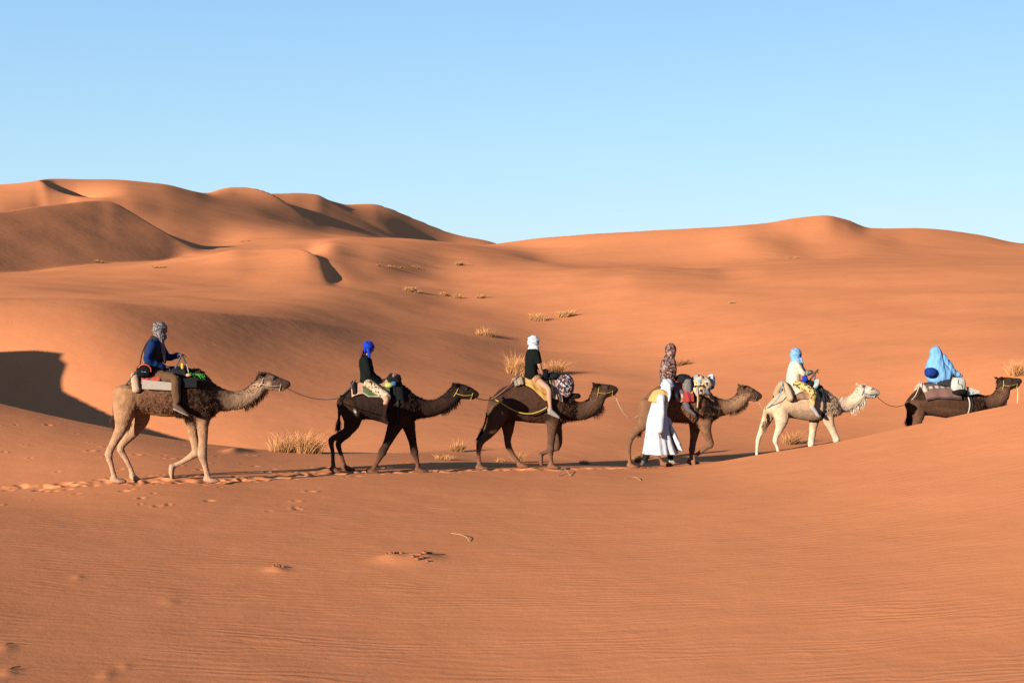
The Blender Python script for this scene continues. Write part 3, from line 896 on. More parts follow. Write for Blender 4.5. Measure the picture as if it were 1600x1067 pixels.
# 2: black-brown
F2 = Fig(480, 510, 4.445, 640, 27.7, 13)
K2 = camel(F2, 'blackish brown camel with a small white mark on its thigh', 
    [(228, 488, 590, .12), (270, 450, 650, .25), (330, 412, 662, .29), (400, 396, 645, .32), (480, 388, 655, .35), (560, 382, 682, .36), (640, 395, 702, .34), (705, 435, 690, .28), (760, 495, 640, .2)],
    [(690, 560, 118), (760, 566, 80), (830, 572, 64), (900, 560, 57), (960, 530, 54), (1008, 492, 54), (1030, 465, 52)],
    [(1028, 448, 52), (1075, 446, 48), (1128, 458, 37), (1160, 468, 28), (1176, 474, 23)],
    [(.17, [(300, 535, 92), (315, 640, 68), (292, 712, 42), (222, 750, 29), (168, 784, 24), (177, 860, 16), (180, 940, 17), (186, 985, 19)], 10, True),
     (-.17, [(315, 610, 62), (285, 730, 36), (240, 780, 28), (216, 822, 23), (238, 900, 16), (258, 965, 16), (266, 990, 18)], 5, True),
     (.16, [(645, 610, 78), (598, 710, 48), (556, 800, 33), (524, 856, 31), (490, 920, 19), (455, 975, 19), (440, 992, 20)], 0, True),
     (-.16, [(690, 640, 60), (715, 720, 40), (735, 800, 31), (745, 850, 30), (762, 910, 19), (772, 960, 19), (778, 974, 20)], 0, True)],
    [(238, 485, 14), (222, 540, 12), (222, 620, 11), (216, 690, 9)],
    dict(c_dark, gain=.40, trunk=(.038, .016, .009), thigh=(.042, .019, .011), neck0=(.036, .016, .010), brand=(332, 596)), 2, wool=[(600, 770, 400, 640, (.036, .018, .012), .9), (300, 600, 380, 660, (.03, .015, .011), .35)])
# 3: dark brown
F3 = Fig(720, 500, 4.267, 855, 29.5, 12)
K3 = camel(F3, 'dark brown camel with its far front leg lifted, yellow rope on its flank', 
    [(212, 512, 600, .12), (260, 462, 662, .26), (330, 428, 672, .30), (400, 405, 676, .33), (480, 395, 686, .36), (560, 400, 690, .36), (630, 432, 692, .34), (690, 482, 682, .28), (745, 522, 660, .2)],
    [(690, 585, 96), (750, 605, 68), (810, 606, 61), (860, 588, 58), (900, 548, 54), (915, 512, 52), (918, 488, 48)],
    [(905, 468, 44), (948, 470, 46), (990, 464, 36), (1018, 464, 28), (1032, 467, 22)],
    [(.17, [(255, 585, 84), (228, 680, 57), (182, 758, 38), (146, 798, 27), (124, 832, 24), (119, 890, 16), (124, 955, 17), (128, 985, 19)], 0, True),
     (-.17, [(310, 640, 62), (315, 725, 40), (312, 785, 28), (318, 830, 24), (350, 885, 16), (388, 938, 16), (402, 956, 18)], 0, True),
     (.16, [(622, 610, 74), (612, 700, 42), (604, 790, 29), (598, 852, 28), (600, 910, 17), (604, 960, 18), (606, 974, 19)], 0, True),
     (-.16, [(610, 650, 60), (640, 740, 38), (650, 812, 31), (640, 845, 27), (590, 872, 19), (548, 888, 17), (526, 912, 19)], 75, False)],
    [(200, 520, 12), (180, 600, 9), (160, 690, 8), (120, 780, 6)],
    dict(c_dark, gain=.56, trunk=(.058, .026, .015), back=(.036, .016, .010), belly=(.075, .036, .022), neck0=(.06, .03, .018), neck1=(.085, .042, .024), head=(.055, .027, .017), cheek=(.085, .043, .026), thigh=(.075, .035, .020), shank=(.10, .052, .034), brand=(275, 620), bsize=.45), 3,
    wool=[(640, 760, 480, 690, (.05, .023, .014), .9), (300, 640, 400, 680, (.05, .022, .013), .3)], beard=.16)
# 4: brown, behind the walking man
F4 = Fig(960, 520, 4.64, 1085, 30.7, 12)
K4 = camel(F4, 'reddish brown camel half hidden by the walking man in white', 
    [(212, 482, 600, .12), (255, 432, 650, .25), (320, 385, 656, .3), (400, 372, 647, .33), (480, 365, 652, .35), (560, 360, 652, .35), (630, 400, 645, .33), (690, 450, 640, .27), (745, 485, 622, .2)],
    [(690, 540, 102), (750, 542, 70), (810, 538, 57), (870, 522, 52), (918, 488, 52), (938, 455, 50)],
    [(918, 428, 46), (960, 432, 48), (1010, 446, 37), (1040, 456, 28), (1054, 460, 22)],
    [(.17, [(245, 520, 78), (218, 635, 55), (172, 690, 34), (135, 735, 25), (112, 775, 22), (107, 850, 15), (114, 925, 16), (120, 945, 18)], 0, True),
     (-.17, [(285, 620, 60), (292, 715, 36), (286, 765, 27), (286, 805, 23), (320, 880, 15), (350, 925, 16), (362, 940, 18)], 0, True),
     (.16, [(650, 600, 74), (662, 700, 42), (688, 775, 31), (692, 806, 30), (640, 850, 19), (588, 890, 17), (565, 912, 18)], 70, False),
     (-.16, [(590, 640, 54), (578, 740, 32), (568, 800, 28), (563, 838, 26), (558, 890, 18), (553, 925, 18), (556, 935, 19)], 0, True)],
    [(200, 500, 14), (188, 580, 13), (190, 650, 12), (180, 710, 9)],
    dict(gain=.40, trunk=(.20, .088, .042), back=(.17, .078, .04), belly=(.26, .135, .07), neck0=(.23, .115, .06), neck1=(.36, .20, .11), head=(.16, .08, .045), cheek=(.34, .19, .11), muzzle=(.08, .042, .03),
         thigh=(.22, .105, .052), shank=(.17, .085, .05), tail=(.11, .05, .028), mane=(.07, .034, .02)), 4, wool=[(610, 720, 470, 660, (.022, .012, .009), 1.0), (300, 600, 420, 660, (.19, .085, .042), .6)])  # chest patch: dark wool with the bag's shadow painted into its colour
# 5: cream
F5 = Fig(1160, 530, 5.333, 1270, 31.4, 13)
K5 = camel(F5, 'cream white camel second from the front of the caravan', 
    [(212, 542, 620, .12), (260, 492, 652, .26), (320, 440, 655, .3), (400, 392, 657, .33), (480, 374, 668, .36), (560, 374, 682, .36), (640, 396, 675, .34), (705, 425, 652, .29), (775, 485, 640, .21)],
    [(735, 560, 92), (810, 552, 66), (880, 543, 58), (935, 512, 56), (975, 475, 58), (990, 448, 56)],
    [(985, 428, 50), (1035, 430, 50), (1082, 440, 38), (1112, 444, 30), (1126, 446, 24)],
    [(.17, [(310, 560, 88), (326, 660, 64), (312, 740, 42), (284, 805, 28), (274, 850, 24), (288, 900, 17), (304, 960, 17), (312, 1020, 19)], 0, True),
     (-.17, [(232, 590, 60), (204, 670, 46), (164, 760, 32), (142, 815, 25), (130, 852, 22), (122, 930, 16), (120, 1000, 16), (124, 1040, 18)], 0, True),
     (.16, [(695, 590, 80), (722, 690, 44), (756, 770, 34), (782, 835, 32), (790, 900, 20), (796, 980, 20), (800, 1030, 20)], 0, True),
     (-.16, [(605, 640, 56), (592, 720, 37), (582, 800, 33), (572, 870, 30), (566, 940, 19), (564, 1010, 19), (566, 1040, 20)], 0, True)],
    [(212, 555, 14), (196, 600, 12), (190, 660, 11), (182, 720, 8)],
    dict(gain=.52, trunk=(.46, .29, .175), back=(.46, .30, .19), belly=(.40, .25, .15), neck0=(.50, .34, .22), neck1=(.62, .48, .34), head=(.60, .45, .32), cheek=(.66, .54, .41), muzzle=(.50, .38, .29),
         thigh=(.50, .33, .205), shank=(.62, .47, .34), tail=(.38, .22, .12), mane=(.62, .48, .34)), 5, wool=[(640, 780, 430, 640, (.42, .26, .155), .5)], beard=.15)
# 6: brown leader, low behind the crest
F6 = Fig(1380, 530, 6.277, 1500, 33.6, 12)
K6 = camel(F6, 'dark brown camel leading the caravan, legs hidden by the dune crest', 
    [(242, 585, 700, .12), (290, 532, 742, .25), (360, 475, 752, .3), (450, 445, 748, .33), (550, 436, 762, .36), (650, 436, 776, .36), (760, 472, 772, .34), (855, 522, 762, .29), (945, 550, 742, .21)],
    [(900, 625, 104), (985, 625, 74), (1068, 612, 70), (1136, 584, 76), (1168, 535, 76), (1178, 482, 68)],
    [(1150, 432, 58), (1208, 432, 62), (1270, 422, 45), (1315, 414, 35), (1338, 410, 28)],
    [(.17, [(340, 620, 92), (345, 735, 60), (315, 815, 40), (280, 860, 28), (264, 905, 24), (262, 980, 17), (268, 1060, 17), (275, 1120, 20)], 0, True),
     (-.17, [(290, 650, 64), (272, 760, 46), (250, 835, 30), (236, 880, 24), (232, 920, 22), (232, 990, 16), (236, 1060, 16), (240, 1110, 18)], 0, True),
     (.16, [(810, 700, 84), (806, 830, 44), (806, 920, 33), (806, 980, 31), (806, 1040, 20), (808, 1100, 20), (812, 1140, 22)], 0, True),
     (-.16, [(770, 720, 70), (760, 830, 40), (750, 920, 30), (748, 975, 30), (744, 1040, 19), (742, 1100, 19), (744, 1125, 20)], 0, True)],
    [(248, 590, 14), (238, 660, 12), (240, 740, 11), (244, 800, 9)],
    dict(c_dark, gain=.45, trunk=(.085, .038, .021), back=(.035, .016, .010), belly=(.12, .06, .034), neck0=(.09, .042, .024), neck1=(.14, .068, .038), head=(.05, .024, .015), cheek=(.12, .056, .03), muzzle=(.06, .032, .022), thigh=(.11, .05, .028), shank=(.13, .065, .04)), 6,
    wool=[(820, 960, 530, 740, (.05, .023, .014), .8), (350, 700, 440, 600, (.03, .014, .009), .3)], beard=.12)
for k_ in CAMELS: print('FEET', k_.root['label'][:20], k_.feet)
halter(K1, M_ROPE_W, .006); halter(K2, M_ROPE_Y, .007); halter(K3, M_ROPE_Y, .006); halter(K4, M_ROPE_B, .011, False); halter(K5, M_ROPE_T, .009); halter(K6, M_ROPE_Y, .009)
# ---------------------------------------------------------------- people
SKIN = (.20, .100, .062)
def hand(a, w, d, palm, side, curl=.7, val=None, k=1.0):
    """palm and five separate fingers; d: along the hand, palm: out of the palm, side: towards the thumb"""
    d, palm = unit(d), unit(palm); side = unit(side - d*(side @ d)); palm = unit(np.cross(d, side)) * (1 if np.cross(d, side) @ palm > 0 else -1)
    kn = w + d*.085*k
    a.tube([(*w, .022*k, .026*k), (*(w + d*.045*k), .017*k, .040*k), (*kn, .013*k, .042*k)], side, seg=10, sub=3, val=val)
    for i, ln in enumerate((.072, .082, .076, .060)):
        b = kn + side*(.033 - .022*i)*k
        ang = 0.0; p = b.copy(); pts = [(*(b - d*.012*k), .0095*k, .0095*k)]
        for seg_, q in ((.45, .5), (.32, 1.0), (.23, .8)):
            ang += curl*q
            p = p + (d*math.cos(ang) + palm*math.sin(ang))*ln*seg_*k
            pts.append((*p, .0085*k, .0085*k))
        a.tube(pts, side, seg=7, sub=2, val=val)
    b = w + d*.022*k + side*.030*k
    p1 = b + (d*.55 + side*.75 + palm*.25)*.034*k
    p2 = p1 + unit(d*.8 + side*.15 + palm*.6)*.030*k
    p3 = p2 + unit(d*.7 - side*.2 + palm*.7)*.022*k
    a.tube([(*b, .013*k, .013*k), (*p1, .0115*k, .0115*k), (*p2, .010*k, .010*k), (*p3, .008*k, .008*k)], palm, seg=7, sub=2, val=val)

class Person: pass
def person(fig, label, head, neck, chest, waist, pelvis, arms, legs, gaze=(1, 0), k=1.0, tint=1.0, foot_dir=None, shoe=False, category='person', group='riders and their guide', curl=.9, sway=None):
    """arms: [(shoulder, elbow, wrist, hand_dir)], legs: [(hip, knee, ankle, toe)], all as (u, w, v)"""
    R = Person(); R.fig = fig
    sk = [*(np.array(SKIN)*tint), 0]
    P = lambda q: fig.P(q[0], q[1], q[2] if len(q) > 2 else 0.0)
    a = Acc()
    pel, wai, che, nek, hed = P(pelvis), P(waist), P(chest), P(neck), P(head)
    g = unit(fig.h*gaze[0] + UP*gaze[1]); gu = unit(UP - g*(UP @ g))
    R.root = empty('person', (pel[0], pel[1], pel[2] - .1))
    tag(R.root, label, category, group)
    a.tube([(*pel, .11*k, .155*k), (*wai, .095*k, .135*k), (*che, .115*k, .165*k), (*(nek*.85 + che*.15), .075*k, .14*k), (*(nek + UP*.01), .055*k, .06*k)], fig.n, seg=16, sub=4, val=sk)
    a.tube([(*nek, .052*k, .056*k), (*(hed - gu*.06), .048*k, .052*k)], fig.n, seg=12, sub=3, val=sk)
    ax = [g, fig.n, gu]
    a.ball(hed + gu*.012, .098*k, .076*k, .112*k, ax, seg=18, rows=12, val=sk)                 # skull
    a.ball(hed - gu*.055*k + g*.022*k, .070*k, .056*k, .062*k, ax, val=sk)                      # jaw
    a.tube([(*(hed + g*.090*k + gu*.022*k), .010*k, .010*k), (*(hed + g*.108*k - gu*.012*k), .014*k, .015*k), (*(hed + g*.094*k - gu*.022*k), .010*k, .018*k)], fig.n, seg=8, sub=2, val=sk)   # nose
    a.tube([(*(hed + g*.084*k - gu*.046*k - fig.n*.022*k), .007*k, .007*k), (*(hed + g*.092*k - gu*.046*k), .010*k, .010*k), (*(hed + g*.084*k - gu*.046*k + fig.n*.022*k), .007*k, .007*k)], gu, seg=6, sub=2, val=[*(np.array(SKIN)*tint*.6), 0])   # lips
    for s in (1, -1):
        a.ball(hed + fig.n*s*.076*k - gu*.005*k - g*.008*k, .018*k, .009*k, .030*k, ax, seg=8, rows=6, val=sk)   # ear
        a.ball(hed + fig.n*s*.032*k + gu*.032*k + g*.086*k, .010*k, .024*k, .008*k, ax, seg=8, rows=6, val=sk)   # brow
    R.arms = []
    for (sh, el, wr, hd) in arms:
        S, E, W = P(sh), P(el), P(wr)
        a.tube([(*S, .052*k, .052*k), (*((S+E)/2), .045*k, .045*k), (*E, .040*k, .040*k), (*((E*.6+W*.4)), .040*k, .040*k), (*W, .026*k, .028*k)], fig.n, seg=12, sub=3, val=sk)
        d = unit(fig.h*hd[0] + UP*hd[1] + fig.n*hd[2])
        hand(a, W, d, -UP + fig.h*.2, fig.n*(-1 if sh[2] > 0 else 1)*.9 + UP*.3, curl, sk, k)
        R.arms.append((S, E, W, d))
    R.legs = []
    for (hp, kn, an, to) in legs:
        Hh, Kn, An, To = P(hp), P(kn), P(an), P(to)
        a.tube([(*Hh, .088*k, .086*k), (*((Hh+Kn)/2), .074*k, .074*k), (*Kn, .056*k, .056*k), (*(Kn*.68+An*.32), .055*k, .052*k), (*(Kn*.35+An*.65), .042*k, .040*k), (*An, .034*k, .034*k)], fig.n, seg=14, sub=3, val=sk)
        fd = unit(To - An)
        a.tube([(*(An - UP*.02 - fig.h*.03), .036*k, .032*k), (*(An*.5+To*.5 - UP*.005), .034*k, .040*k), (*To, .018*k, .042*k)], fig.n, seg=12, sub=3, val=sk)
        for i in range(5):
            b = To + fig.n*(.032 - .016*i)*k
            a.tube([(*(b - fd*.01), .011*k, .009*k), (*(b + fd*(.024 - .003*i)*k), .009*k, .008*k)], fig.n, seg=6, sub=2, val=sk)
        R.legs.append((Hh, Kn, An, To))
    me = fuse(a, 'body', .0105, 2)
    co = get_co(me); set_col(me, blend(a, co)[:, :3])
    place('body', me, M_SKIN, R.root)
    for s in (1, -1):
        e = Acc(); e.ball(hed + fig.n*s*.032*k + gu*.018*k + g*.087*k, .013*k, .013*k, .012*k, seg=8, rows=6); place('eye', e.raw('eye'), M_EYE, R.root)
    R.pel, R.wai, R.che, R.nek, R.hed, R.g, R.gu, R.k = pel, wai, che, nek, hed, g, gu, k
    return R

def folds(me, amp, sx=9.0, sz=3.0, seed=0.0):
    co, no = get_co(me), get_no(me)
    q = co * np.array([sx, sx, sz]) + seed
    n = np.array([mnoise.noise(Vector(p)) for p in q]); n2 = np.array([mnoise.noise(Vector(p)) for p in q*2.3])
    set_co(me, co + no*((1-2*np.abs(n))*amp + n2*amp*.5)[:, None])

def garment(R, name, acc, mat, voxel=.0145, amp=.010, smooth=2, label=None, sz=3.0, seed=0.0):
    me = fuse(acc, name, voxel, smooth)
    folds(me, amp, 9, sz, seed)
    o = place(name, me, mat, R.root)
    if label: o['label'] = label
    return o

def shirt(R, mat, name='shirt', sleeve=1.0, k=1.0, hem=0.0, collar=True, arms=(0, 1), wide=1.0, label=None, amp=.010):
    f, a, q = R.fig, Acc(), R.k*k
    low = R.pel + (R.pel - R.wai)*hem
    a.tube([(*low, .142*q*wide, .188*q*wide), (*R.wai, .125*q*wide, .165*q*wide), (*R.che, .138*q, .192*q), (*(R.nek*.85 + R.che*.15), .098*q, .165*q), (*(R.nek + UP*.0), .066*q, .072*q)], f.n, seg=18, sub=4)
    for i in arms:
        S, E, W, d = R.arms[i]
        if sleeve >= .55:
            e = E*(1-min(1, (sleeve-.5)*2)) + W*min(1, (sleeve-.5)*2)
            a.tube([(*S, .075*q, .072*q), (*((S+E)/2), .064*q, .062*q), (*E, .060*q, .056*q), (*e, .046*q, .044*q)], f.n, seg=14, sub=3)
        else:
            e = S + (E-S)*sleeve*2
            a.tube([(*(S*.75 + R.che*.25 + UP*.02), .09*q, .085*q), (*S, .088*q, .082*q), (*((S+e)/2), .078*q, .074*q), (*e, .072*q, .070*q)], f.n, seg=14, sub=3, endround=False)
    return garment(R, name, a, mat, label=label, amp=amp)

def trousers(R, mat, name='trousers', to=1.0, k=1.0, legs=(0, 1), label=None, loose=1.0):
    f, a, q = R.fig, Acc(), R.k*k
    a.tube([(*(R.pel + (R.wai-R.pel)*.3), .122*q, .168*q), (*R.pel, .135*q, .178*q), (*(R.pel - UP*.06), .11*q, .16*q)], f.n, seg=16, sub=3)
    for i in legs:
        Hh, Kn, An, To = R.legs[i]
        pts = [(*Hh, .108*q, .104*q), (*((Hh+Kn)/2), .096*q*loose, .092*q*loose), (*Kn, .080*q*loose, .076*q*loose)]
        e = Kn + (An-Kn)*to
        if to > .05: pts += [(*((Kn+e)/2), .076*q*loose, .072*q*loose), (*e, .062*q*loose, .058*q*loose)]
        a.tube(pts, f.n, seg=14, sub=3)
    return garment(R, name, a, mat, label=label)

def shoe(R, i, mat, sole=None, name='shoe', tall=.06):
    f, a = R.fig, Acc()
    Hh, Kn, An, To = R.legs[i]
    k = R.k; d = unit(To - An); up = unit(An - To + UP*.3)
    up = UP
    a.tube([(*(An + unit(Kn-An)*tall), .050*k, .046*k), (*(An - up*.01 - f.h*.012), .056*k, .048*k), (*(An*.5+To*.5 - up*.012), .046*k, .052*k), (*(To - up*.008), .034*k, .053*k), (*(To + f.h*.03 - up*.012), .022*k, .042*k)], f.n, seg=12, sub=3)
    o = place(name, fuse(a, name, .010, 1), mat, R.root)
    if sole is not None:
        b = Acc(); b.tube([(*(An - up*.062 - f.h*.05), .016*k, .040*k), (*(An*.5+To*.5 - up*.058), .016*k, .050*k), (*(To + f.h*.035 - up*.040), .015*k, .048*k)], f.n, seg=10, sub=3)
        place('sole', b.raw('sole'), sole, o, R.root.location)
    return o

def headscarf(R, mat, name='headscarf', tails=(), neck=True, face=.03, big=1.0, label=None, rolls=3, seed=0.0):
    f, a, k, g, gu = R.fig, Acc(), R.k*big, R.g, R.gu
    c = R.hed + gu*.018 - g*face
    a.ball(c, .112*k, .094*k, .128*k, [g, f.n, gu], seg=20, rows=12)
    for i in range(rolls):
        t = np.linspace(0, 2*np.pi, 18); tilt = (-.35, .1, .5, -.1)[i % 4]
        ctr = c + gu*(.035 - .02*i)*k
        pts = [ctr + (g*math.cos(q)*.105 + f.n*math.sin(q)*.088)*k + gu*(math.cos(q)*tilt*.09 + .01*math.sin(3*q+i))*k for q in t]
        a.tube([(*p, .022*k, .015*k) for p in pts], gu, seg=8, sub=2)
    if neck:
        t = np.linspace(0, 2*np.pi, 16)
        for j, (rr, dz) in enumerate(((.075, -.11), (.082, -.14))):
            pts = [R.hed + (R.nek-R.hed)*.0 + gu*dz*k + (g*math.cos(q)*rr*1.05 + f.n*math.sin(q)*rr)*k + gu*.015*math.cos(q+j) for q in t]
            a.tube([(*p, .036*k, .032*k) for p in pts], gu, seg=8, sub=2)
        a.tube([(*(c - gu*.04*k - g*.02*k), .085*k, .084*k), (*(R.hed - gu*.13*k - g*.01*k), .078*k, .084*k)], f.n, seg=12, sub=3)
    for tail in tails:
        a.tube([(*f.P(*q[:3]), q[3], q[4]) for q in tail], f.n, seg=10, sub=4)
    me = fuse(a, name, .0115, 3); folds(me, .004, 14, 9, seed)
    o = place(name, me, mat, R.root)
    if label: o['label'] = label
    return o

M_KEFFIYEH = print_cloth('black and white checked scarf', [(0.0930, 0.0868, 0.0837), (0.0155, 0.0139, 0.0139), (0.1116, 0.1023, 0.0992), (0.0372, 0.0310, 0.0310), (0.0868, 0.0682, 0.0682)], 70)
M_LEO = print_cloth('dark spotted cream print', [(0.2000, 0.1450, 0.0950), (0.0250, 0.0150, 0.0100), (0.2200, 0.1650, 0.1100), (0.1500, 0.1000, 0.0600), (0.2000, 0.1500, 0.1000)], 34)
M_MOTTLED = print_cloth('mottled brown pink print', [(0.0446, 0.0206, 0.0154), (0.1304, 0.0755, 0.0618), (0.0172, 0.0096, 0.0083), (0.0824, 0.0412, 0.0309), (0.1441, 0.0961, 0.0789), (0.0309, 0.0154, 0.0120)], 34)
M_FLORAL_Y = print_cloth('yellow floral print', [(0.2083, 0.1411, 0.0403), (0.2218, 0.1680, 0.0672), (0.0336, 0.0235, 0.0101), (0.2083, 0.1478, 0.0470), (0.1680, 0.0840, 0.0336), (0.2285, 0.1747, 0.0806)], 26)
M_BROWN_BOOT = plain('brown leather', (.05, .027, .018), .7, .1)
M_SOLE = plain('pale sole', (.15, .12, .10), .8, .1)
M_GREY_SHOE = plain('grey canvas', (.13, .11, .09), .9, .1)

# rider 1: dark waistcoat over a blue shirt, checked scarf
R1 = person(F1, 'person in blue sleeves and checked headscarf gripping a saddle handle', (424, 96, 0), (400, 152, 0), (385, 205, 0), (380, 290, 0), (388, 358, 0),
    [((372, 182, .19), (345, 278, .24), (440, 316, .16), (1, -.1, -.4)), ((420, 190, -.17), (465, 262, -.20), (528, 248, -.06), (1, .1, .2))],
    [((405, 368, .14), (512, 392, .40), (520, 545, .43), (575, 592, .44)), ((405, 368, -.14), (512, 392, -.40), (520, 545, -.43), (575, 592, -.44))], gaze=(1, -.12), k=1.0, tint=.55)
shirt(R1, cloth((.005, .013, .045)), 'shirt', 1.0, label='deep blue long sleeved shirt')
wc = Acc(); q_ = R1
wc.tube([(*(q_.pel + UP*.0), .168, .205), (*q_.wai, .150, .182), (*q_.che, .160, .196), (*(q_.nek*.8 + q_.che*.2), .118, .140)], F1.n, seg=18, sub=4)
garment(R1, 'waistcoat', wc, cloth((.016, .012, .012)), label='charcoal brown waistcoat')
trousers(R1, cloth((.050, .026, .014)), 'trousers', .86, label='brown trousers')
for i in (0, 1):
    sa = Acc(); H_, K_, A_, T_ = R1.legs[i]
    sa.tube([(*(K_*.3+A_*.7), .052, .050), (*A_, .048, .046)], F1.n); place('sock', fuse(sa, 'sock', .011, 1), cloth((.010, .010, .010)), R1.root)
    shoe(R1, i, M_BROWN_BOOT, M_SOLE, 'boot', .07)
headscarf(R1, M_KEFFIYEH, tails=[[(425, 150, .03, .05, .09), (432, 200, .03, .045, .09), (440, 250, .05, .04, .08), (448, 290, .05, .025, .06)]], face=.02)

# rider 2: blue headscarf, black top
R2 = person(F2, 'person in black top, bright blue headscarf and spotted calf length trousers', (430, 150, 0), (408, 212, 0), (405, 258, 0), (410, 330, 0), (412, 385, 0),
    [((405, 240, .18), (430, 330, .23), (505, 385, .14), (1, .1, -.3)), ((425, 240, -.18), (450, 330, -.23), (520, 385, -.12), (1, .1, .3))],
    [((425, 398, .14), (552, 488, .40), (528, 632, .43), (545, 672, .43)), ((425, 398, -.14), (552, 488, -.40), (528, 632, -.43), (545, 672, -.43))], gaze=(1, -.35), k=.93, tint=.8)
shirt(R2, cloth((.0035, .0045, .004)), 'top', 1.0, label='black long sleeved top')
trousers(R2, M_LEO, 'trousers', .12, label='cream trousers with dark spots')
headscarf(R2, cloth((.006, .017, .165)), tails=[[(425, 165, .085, .03, .03), (430, 200, .09, .03, .03), (432, 222, .09, .012, .02)], [(400, 150, .02, .05, .07), (398, 180, .03, .03, .05)]], neck=False, face=.022, label='bright blue headscarf')
hr_ = Acc(); hr_.tube([(*F2.P(398, 150, 0), .05, .07), (*F2.P(378, 185, .03), .035, .06), (*F2.P(372, 215, .04), .012, .03)], F2.n)
me = fuse(hr_, 'hair', .012, 1); folds(me, .012, 20, 3); place('hair', me, cloth((.05, .016, .010)), R2.root)
bd = Acc()
for i in range(11):
    t = math.pi*(.05 + .9*i/10); c0 = R2.nek - UP*.02 - F2.h*.065*math.sin(t) + F2.n*.085*math.cos(t)
    bd.ball(c0, .014, .014, .014, seg=6, rows=5)
place('necklace', bd.raw('necklace'), plain('pale beads', (.25, .18, .11), .6), R2.root)

# rider 3: white turban, black T-shirt, bare legs
R3 = person(F3, 'person in black T-shirt, white head wrap and bare legs', (488, 148, 0), (482, 192, 0), (478, 235, 0), (470, 310, 0), (470, 372, 0),
    [((500, 226, .17), (524, 300, .20), (548, 362, .10), (.8, -.6, -.2)), ((470, 222, -.18), (500, 300, -.22), (560, 350, -.12), (1, -.1, .2))],
    [((500, 392, .14), (585, 462, .40), (598, 600, .44), (645, 640, .45)), ((480, 392, -.14), (575, 462, -.40), (585, 590, -.44), (630, 630, -.44))], gaze=(1, -.05), k=.98, tint=.95)
shirt(R3, cloth((.0035, .004, .0035)), 't_shirt', .42, label='black T-shirt')
trousers(R3, cloth((.11, .052, .026)), 'shorts', 0.0, legs=(), label='brown shorts')
headscarf(R3, cloth((.24, .245, .25)), 'head_wrap', face=.012, big=1.02, rolls=4, label='white wrapped headscarf')
for i in (0, 1): shoe(R3, i, M_GREY_SHOE, M_SOLE, 'sandal', .03)

# rider 4: mottled cloth over head and shoulders
R4 = person(F4, 'person under a mottled brown cloth, riding behind the man in white', (412, 128, 0), (400, 190, 0), (392, 232, 0), (384, 300, 0), (380, 355, 0),
    [((390, 225, .14), (395, 285, .13), (425, 315, .06), (1, 0, -.2)), ((400, 225, -.14), (405, 285, -.13), (430, 315, -.06), (1, 0, .2))],
    [((400, 372, .12), (478, 430, .25), (534, 548, .39), (578, 588, .41)), ((400, 372, -.12), (478, 430, -.25), (534, 548, -.39), (578, 588, -.41))], gaze=(1, -.1), k=.93, tint=.7)
shirt(R4, cloth((.045, .035, .045)), 'top', 1.0, hem=.2)
trousers(R4, cloth((.05, .04, .05)), 'trousers', .95, label='grey violet trousers')
for i in (0, 1): shoe(R4, i, cloth((.05, .042, .045)), None, 'shoe', .03)
sh = Acc()
sh.ball(R4.hed + UP*.02 - F4.h*.01, .118, .105, .135, seg=18, rows=10)
sh.tube([(*(R4.hed - UP*.02 - F4.h*.01), .105, .100), (*(R4.nek + UP*.03), .10, .115), (*(R4.nek*.6 + R4.che*.4), .14, .20), (*(R4.che*.6+R4.wai*.4), .17, .225), (*(R4.wai*.9 + R4.pel*.1), .165, .215)], F4.n, seg=20, sub=4)
garment(R4, 'shawl', sh, M_MOTTLED, amp=.016, label='mottled brown and pink shawl')

# rider 5: cream top, pale blue headscarf
R5 = person(F5, 'person in cream top, pale blue headscarf and yellow floral trousers', (455, 128, 0), (450, 182, 0), (440, 228, 0), (425, 300, 0), (425, 352, 0),
    [((455, 215, .18), (505, 285, .24), (575, 282, .12), (1, .25, -.2)), ((470, 215, -.18), (520, 280, -.22), (590, 275, -.08), (1, .25, .2))],
    [((450, 372, .14), (585, 440, .42), (585, 560, .45), (630, 635, .45)), ((450, 372, -.14), (585, 440, -.42), (585, 560, -.45), (630, 635, -.45))], gaze=(1, -.12), k=.95, tint=.6)
shirt(R5, cloth((.27, .218, .158)), 'top', .9, hem=.25, wide=1.12, label='loose cream top')
trousers(R5, M_FLORAL_Y, 'trousers', .85, label='yellow floral trousers')
for i in (0, 1): shoe(R5, i, cloth((.18, .15, .135)), None, 'shoe', .04)
headscarf(R5, cloth((.075, .155, .25)), tails=[[(485, 165, .06, .035, .05), (498, 195, .08, .03, .04), (505, 218, .08, .01, .02)], [(425, 150, 0, .06, .08), (425, 178, 0, .04, .07)]], face=.028, big=1.08, label='pale blue headscarf')
fv = Acc(); fv.ball(R5.hed + R5.g*.045 - R5.gu*.02, .065, .066, .075, [R5.g, F5.n, R5.gu]); fv.tube([(*(R5.hed + R5.g*.05 - R5.gu*.02), .06, .062), (*(R5.hed + R5.g*.06 - R5.gu*.13), .03, .045)], F5.n)
place('face_veil', fuse(fv, 'face_veil', .011, 1), cloth((.006, .017, .15)), R5.root)

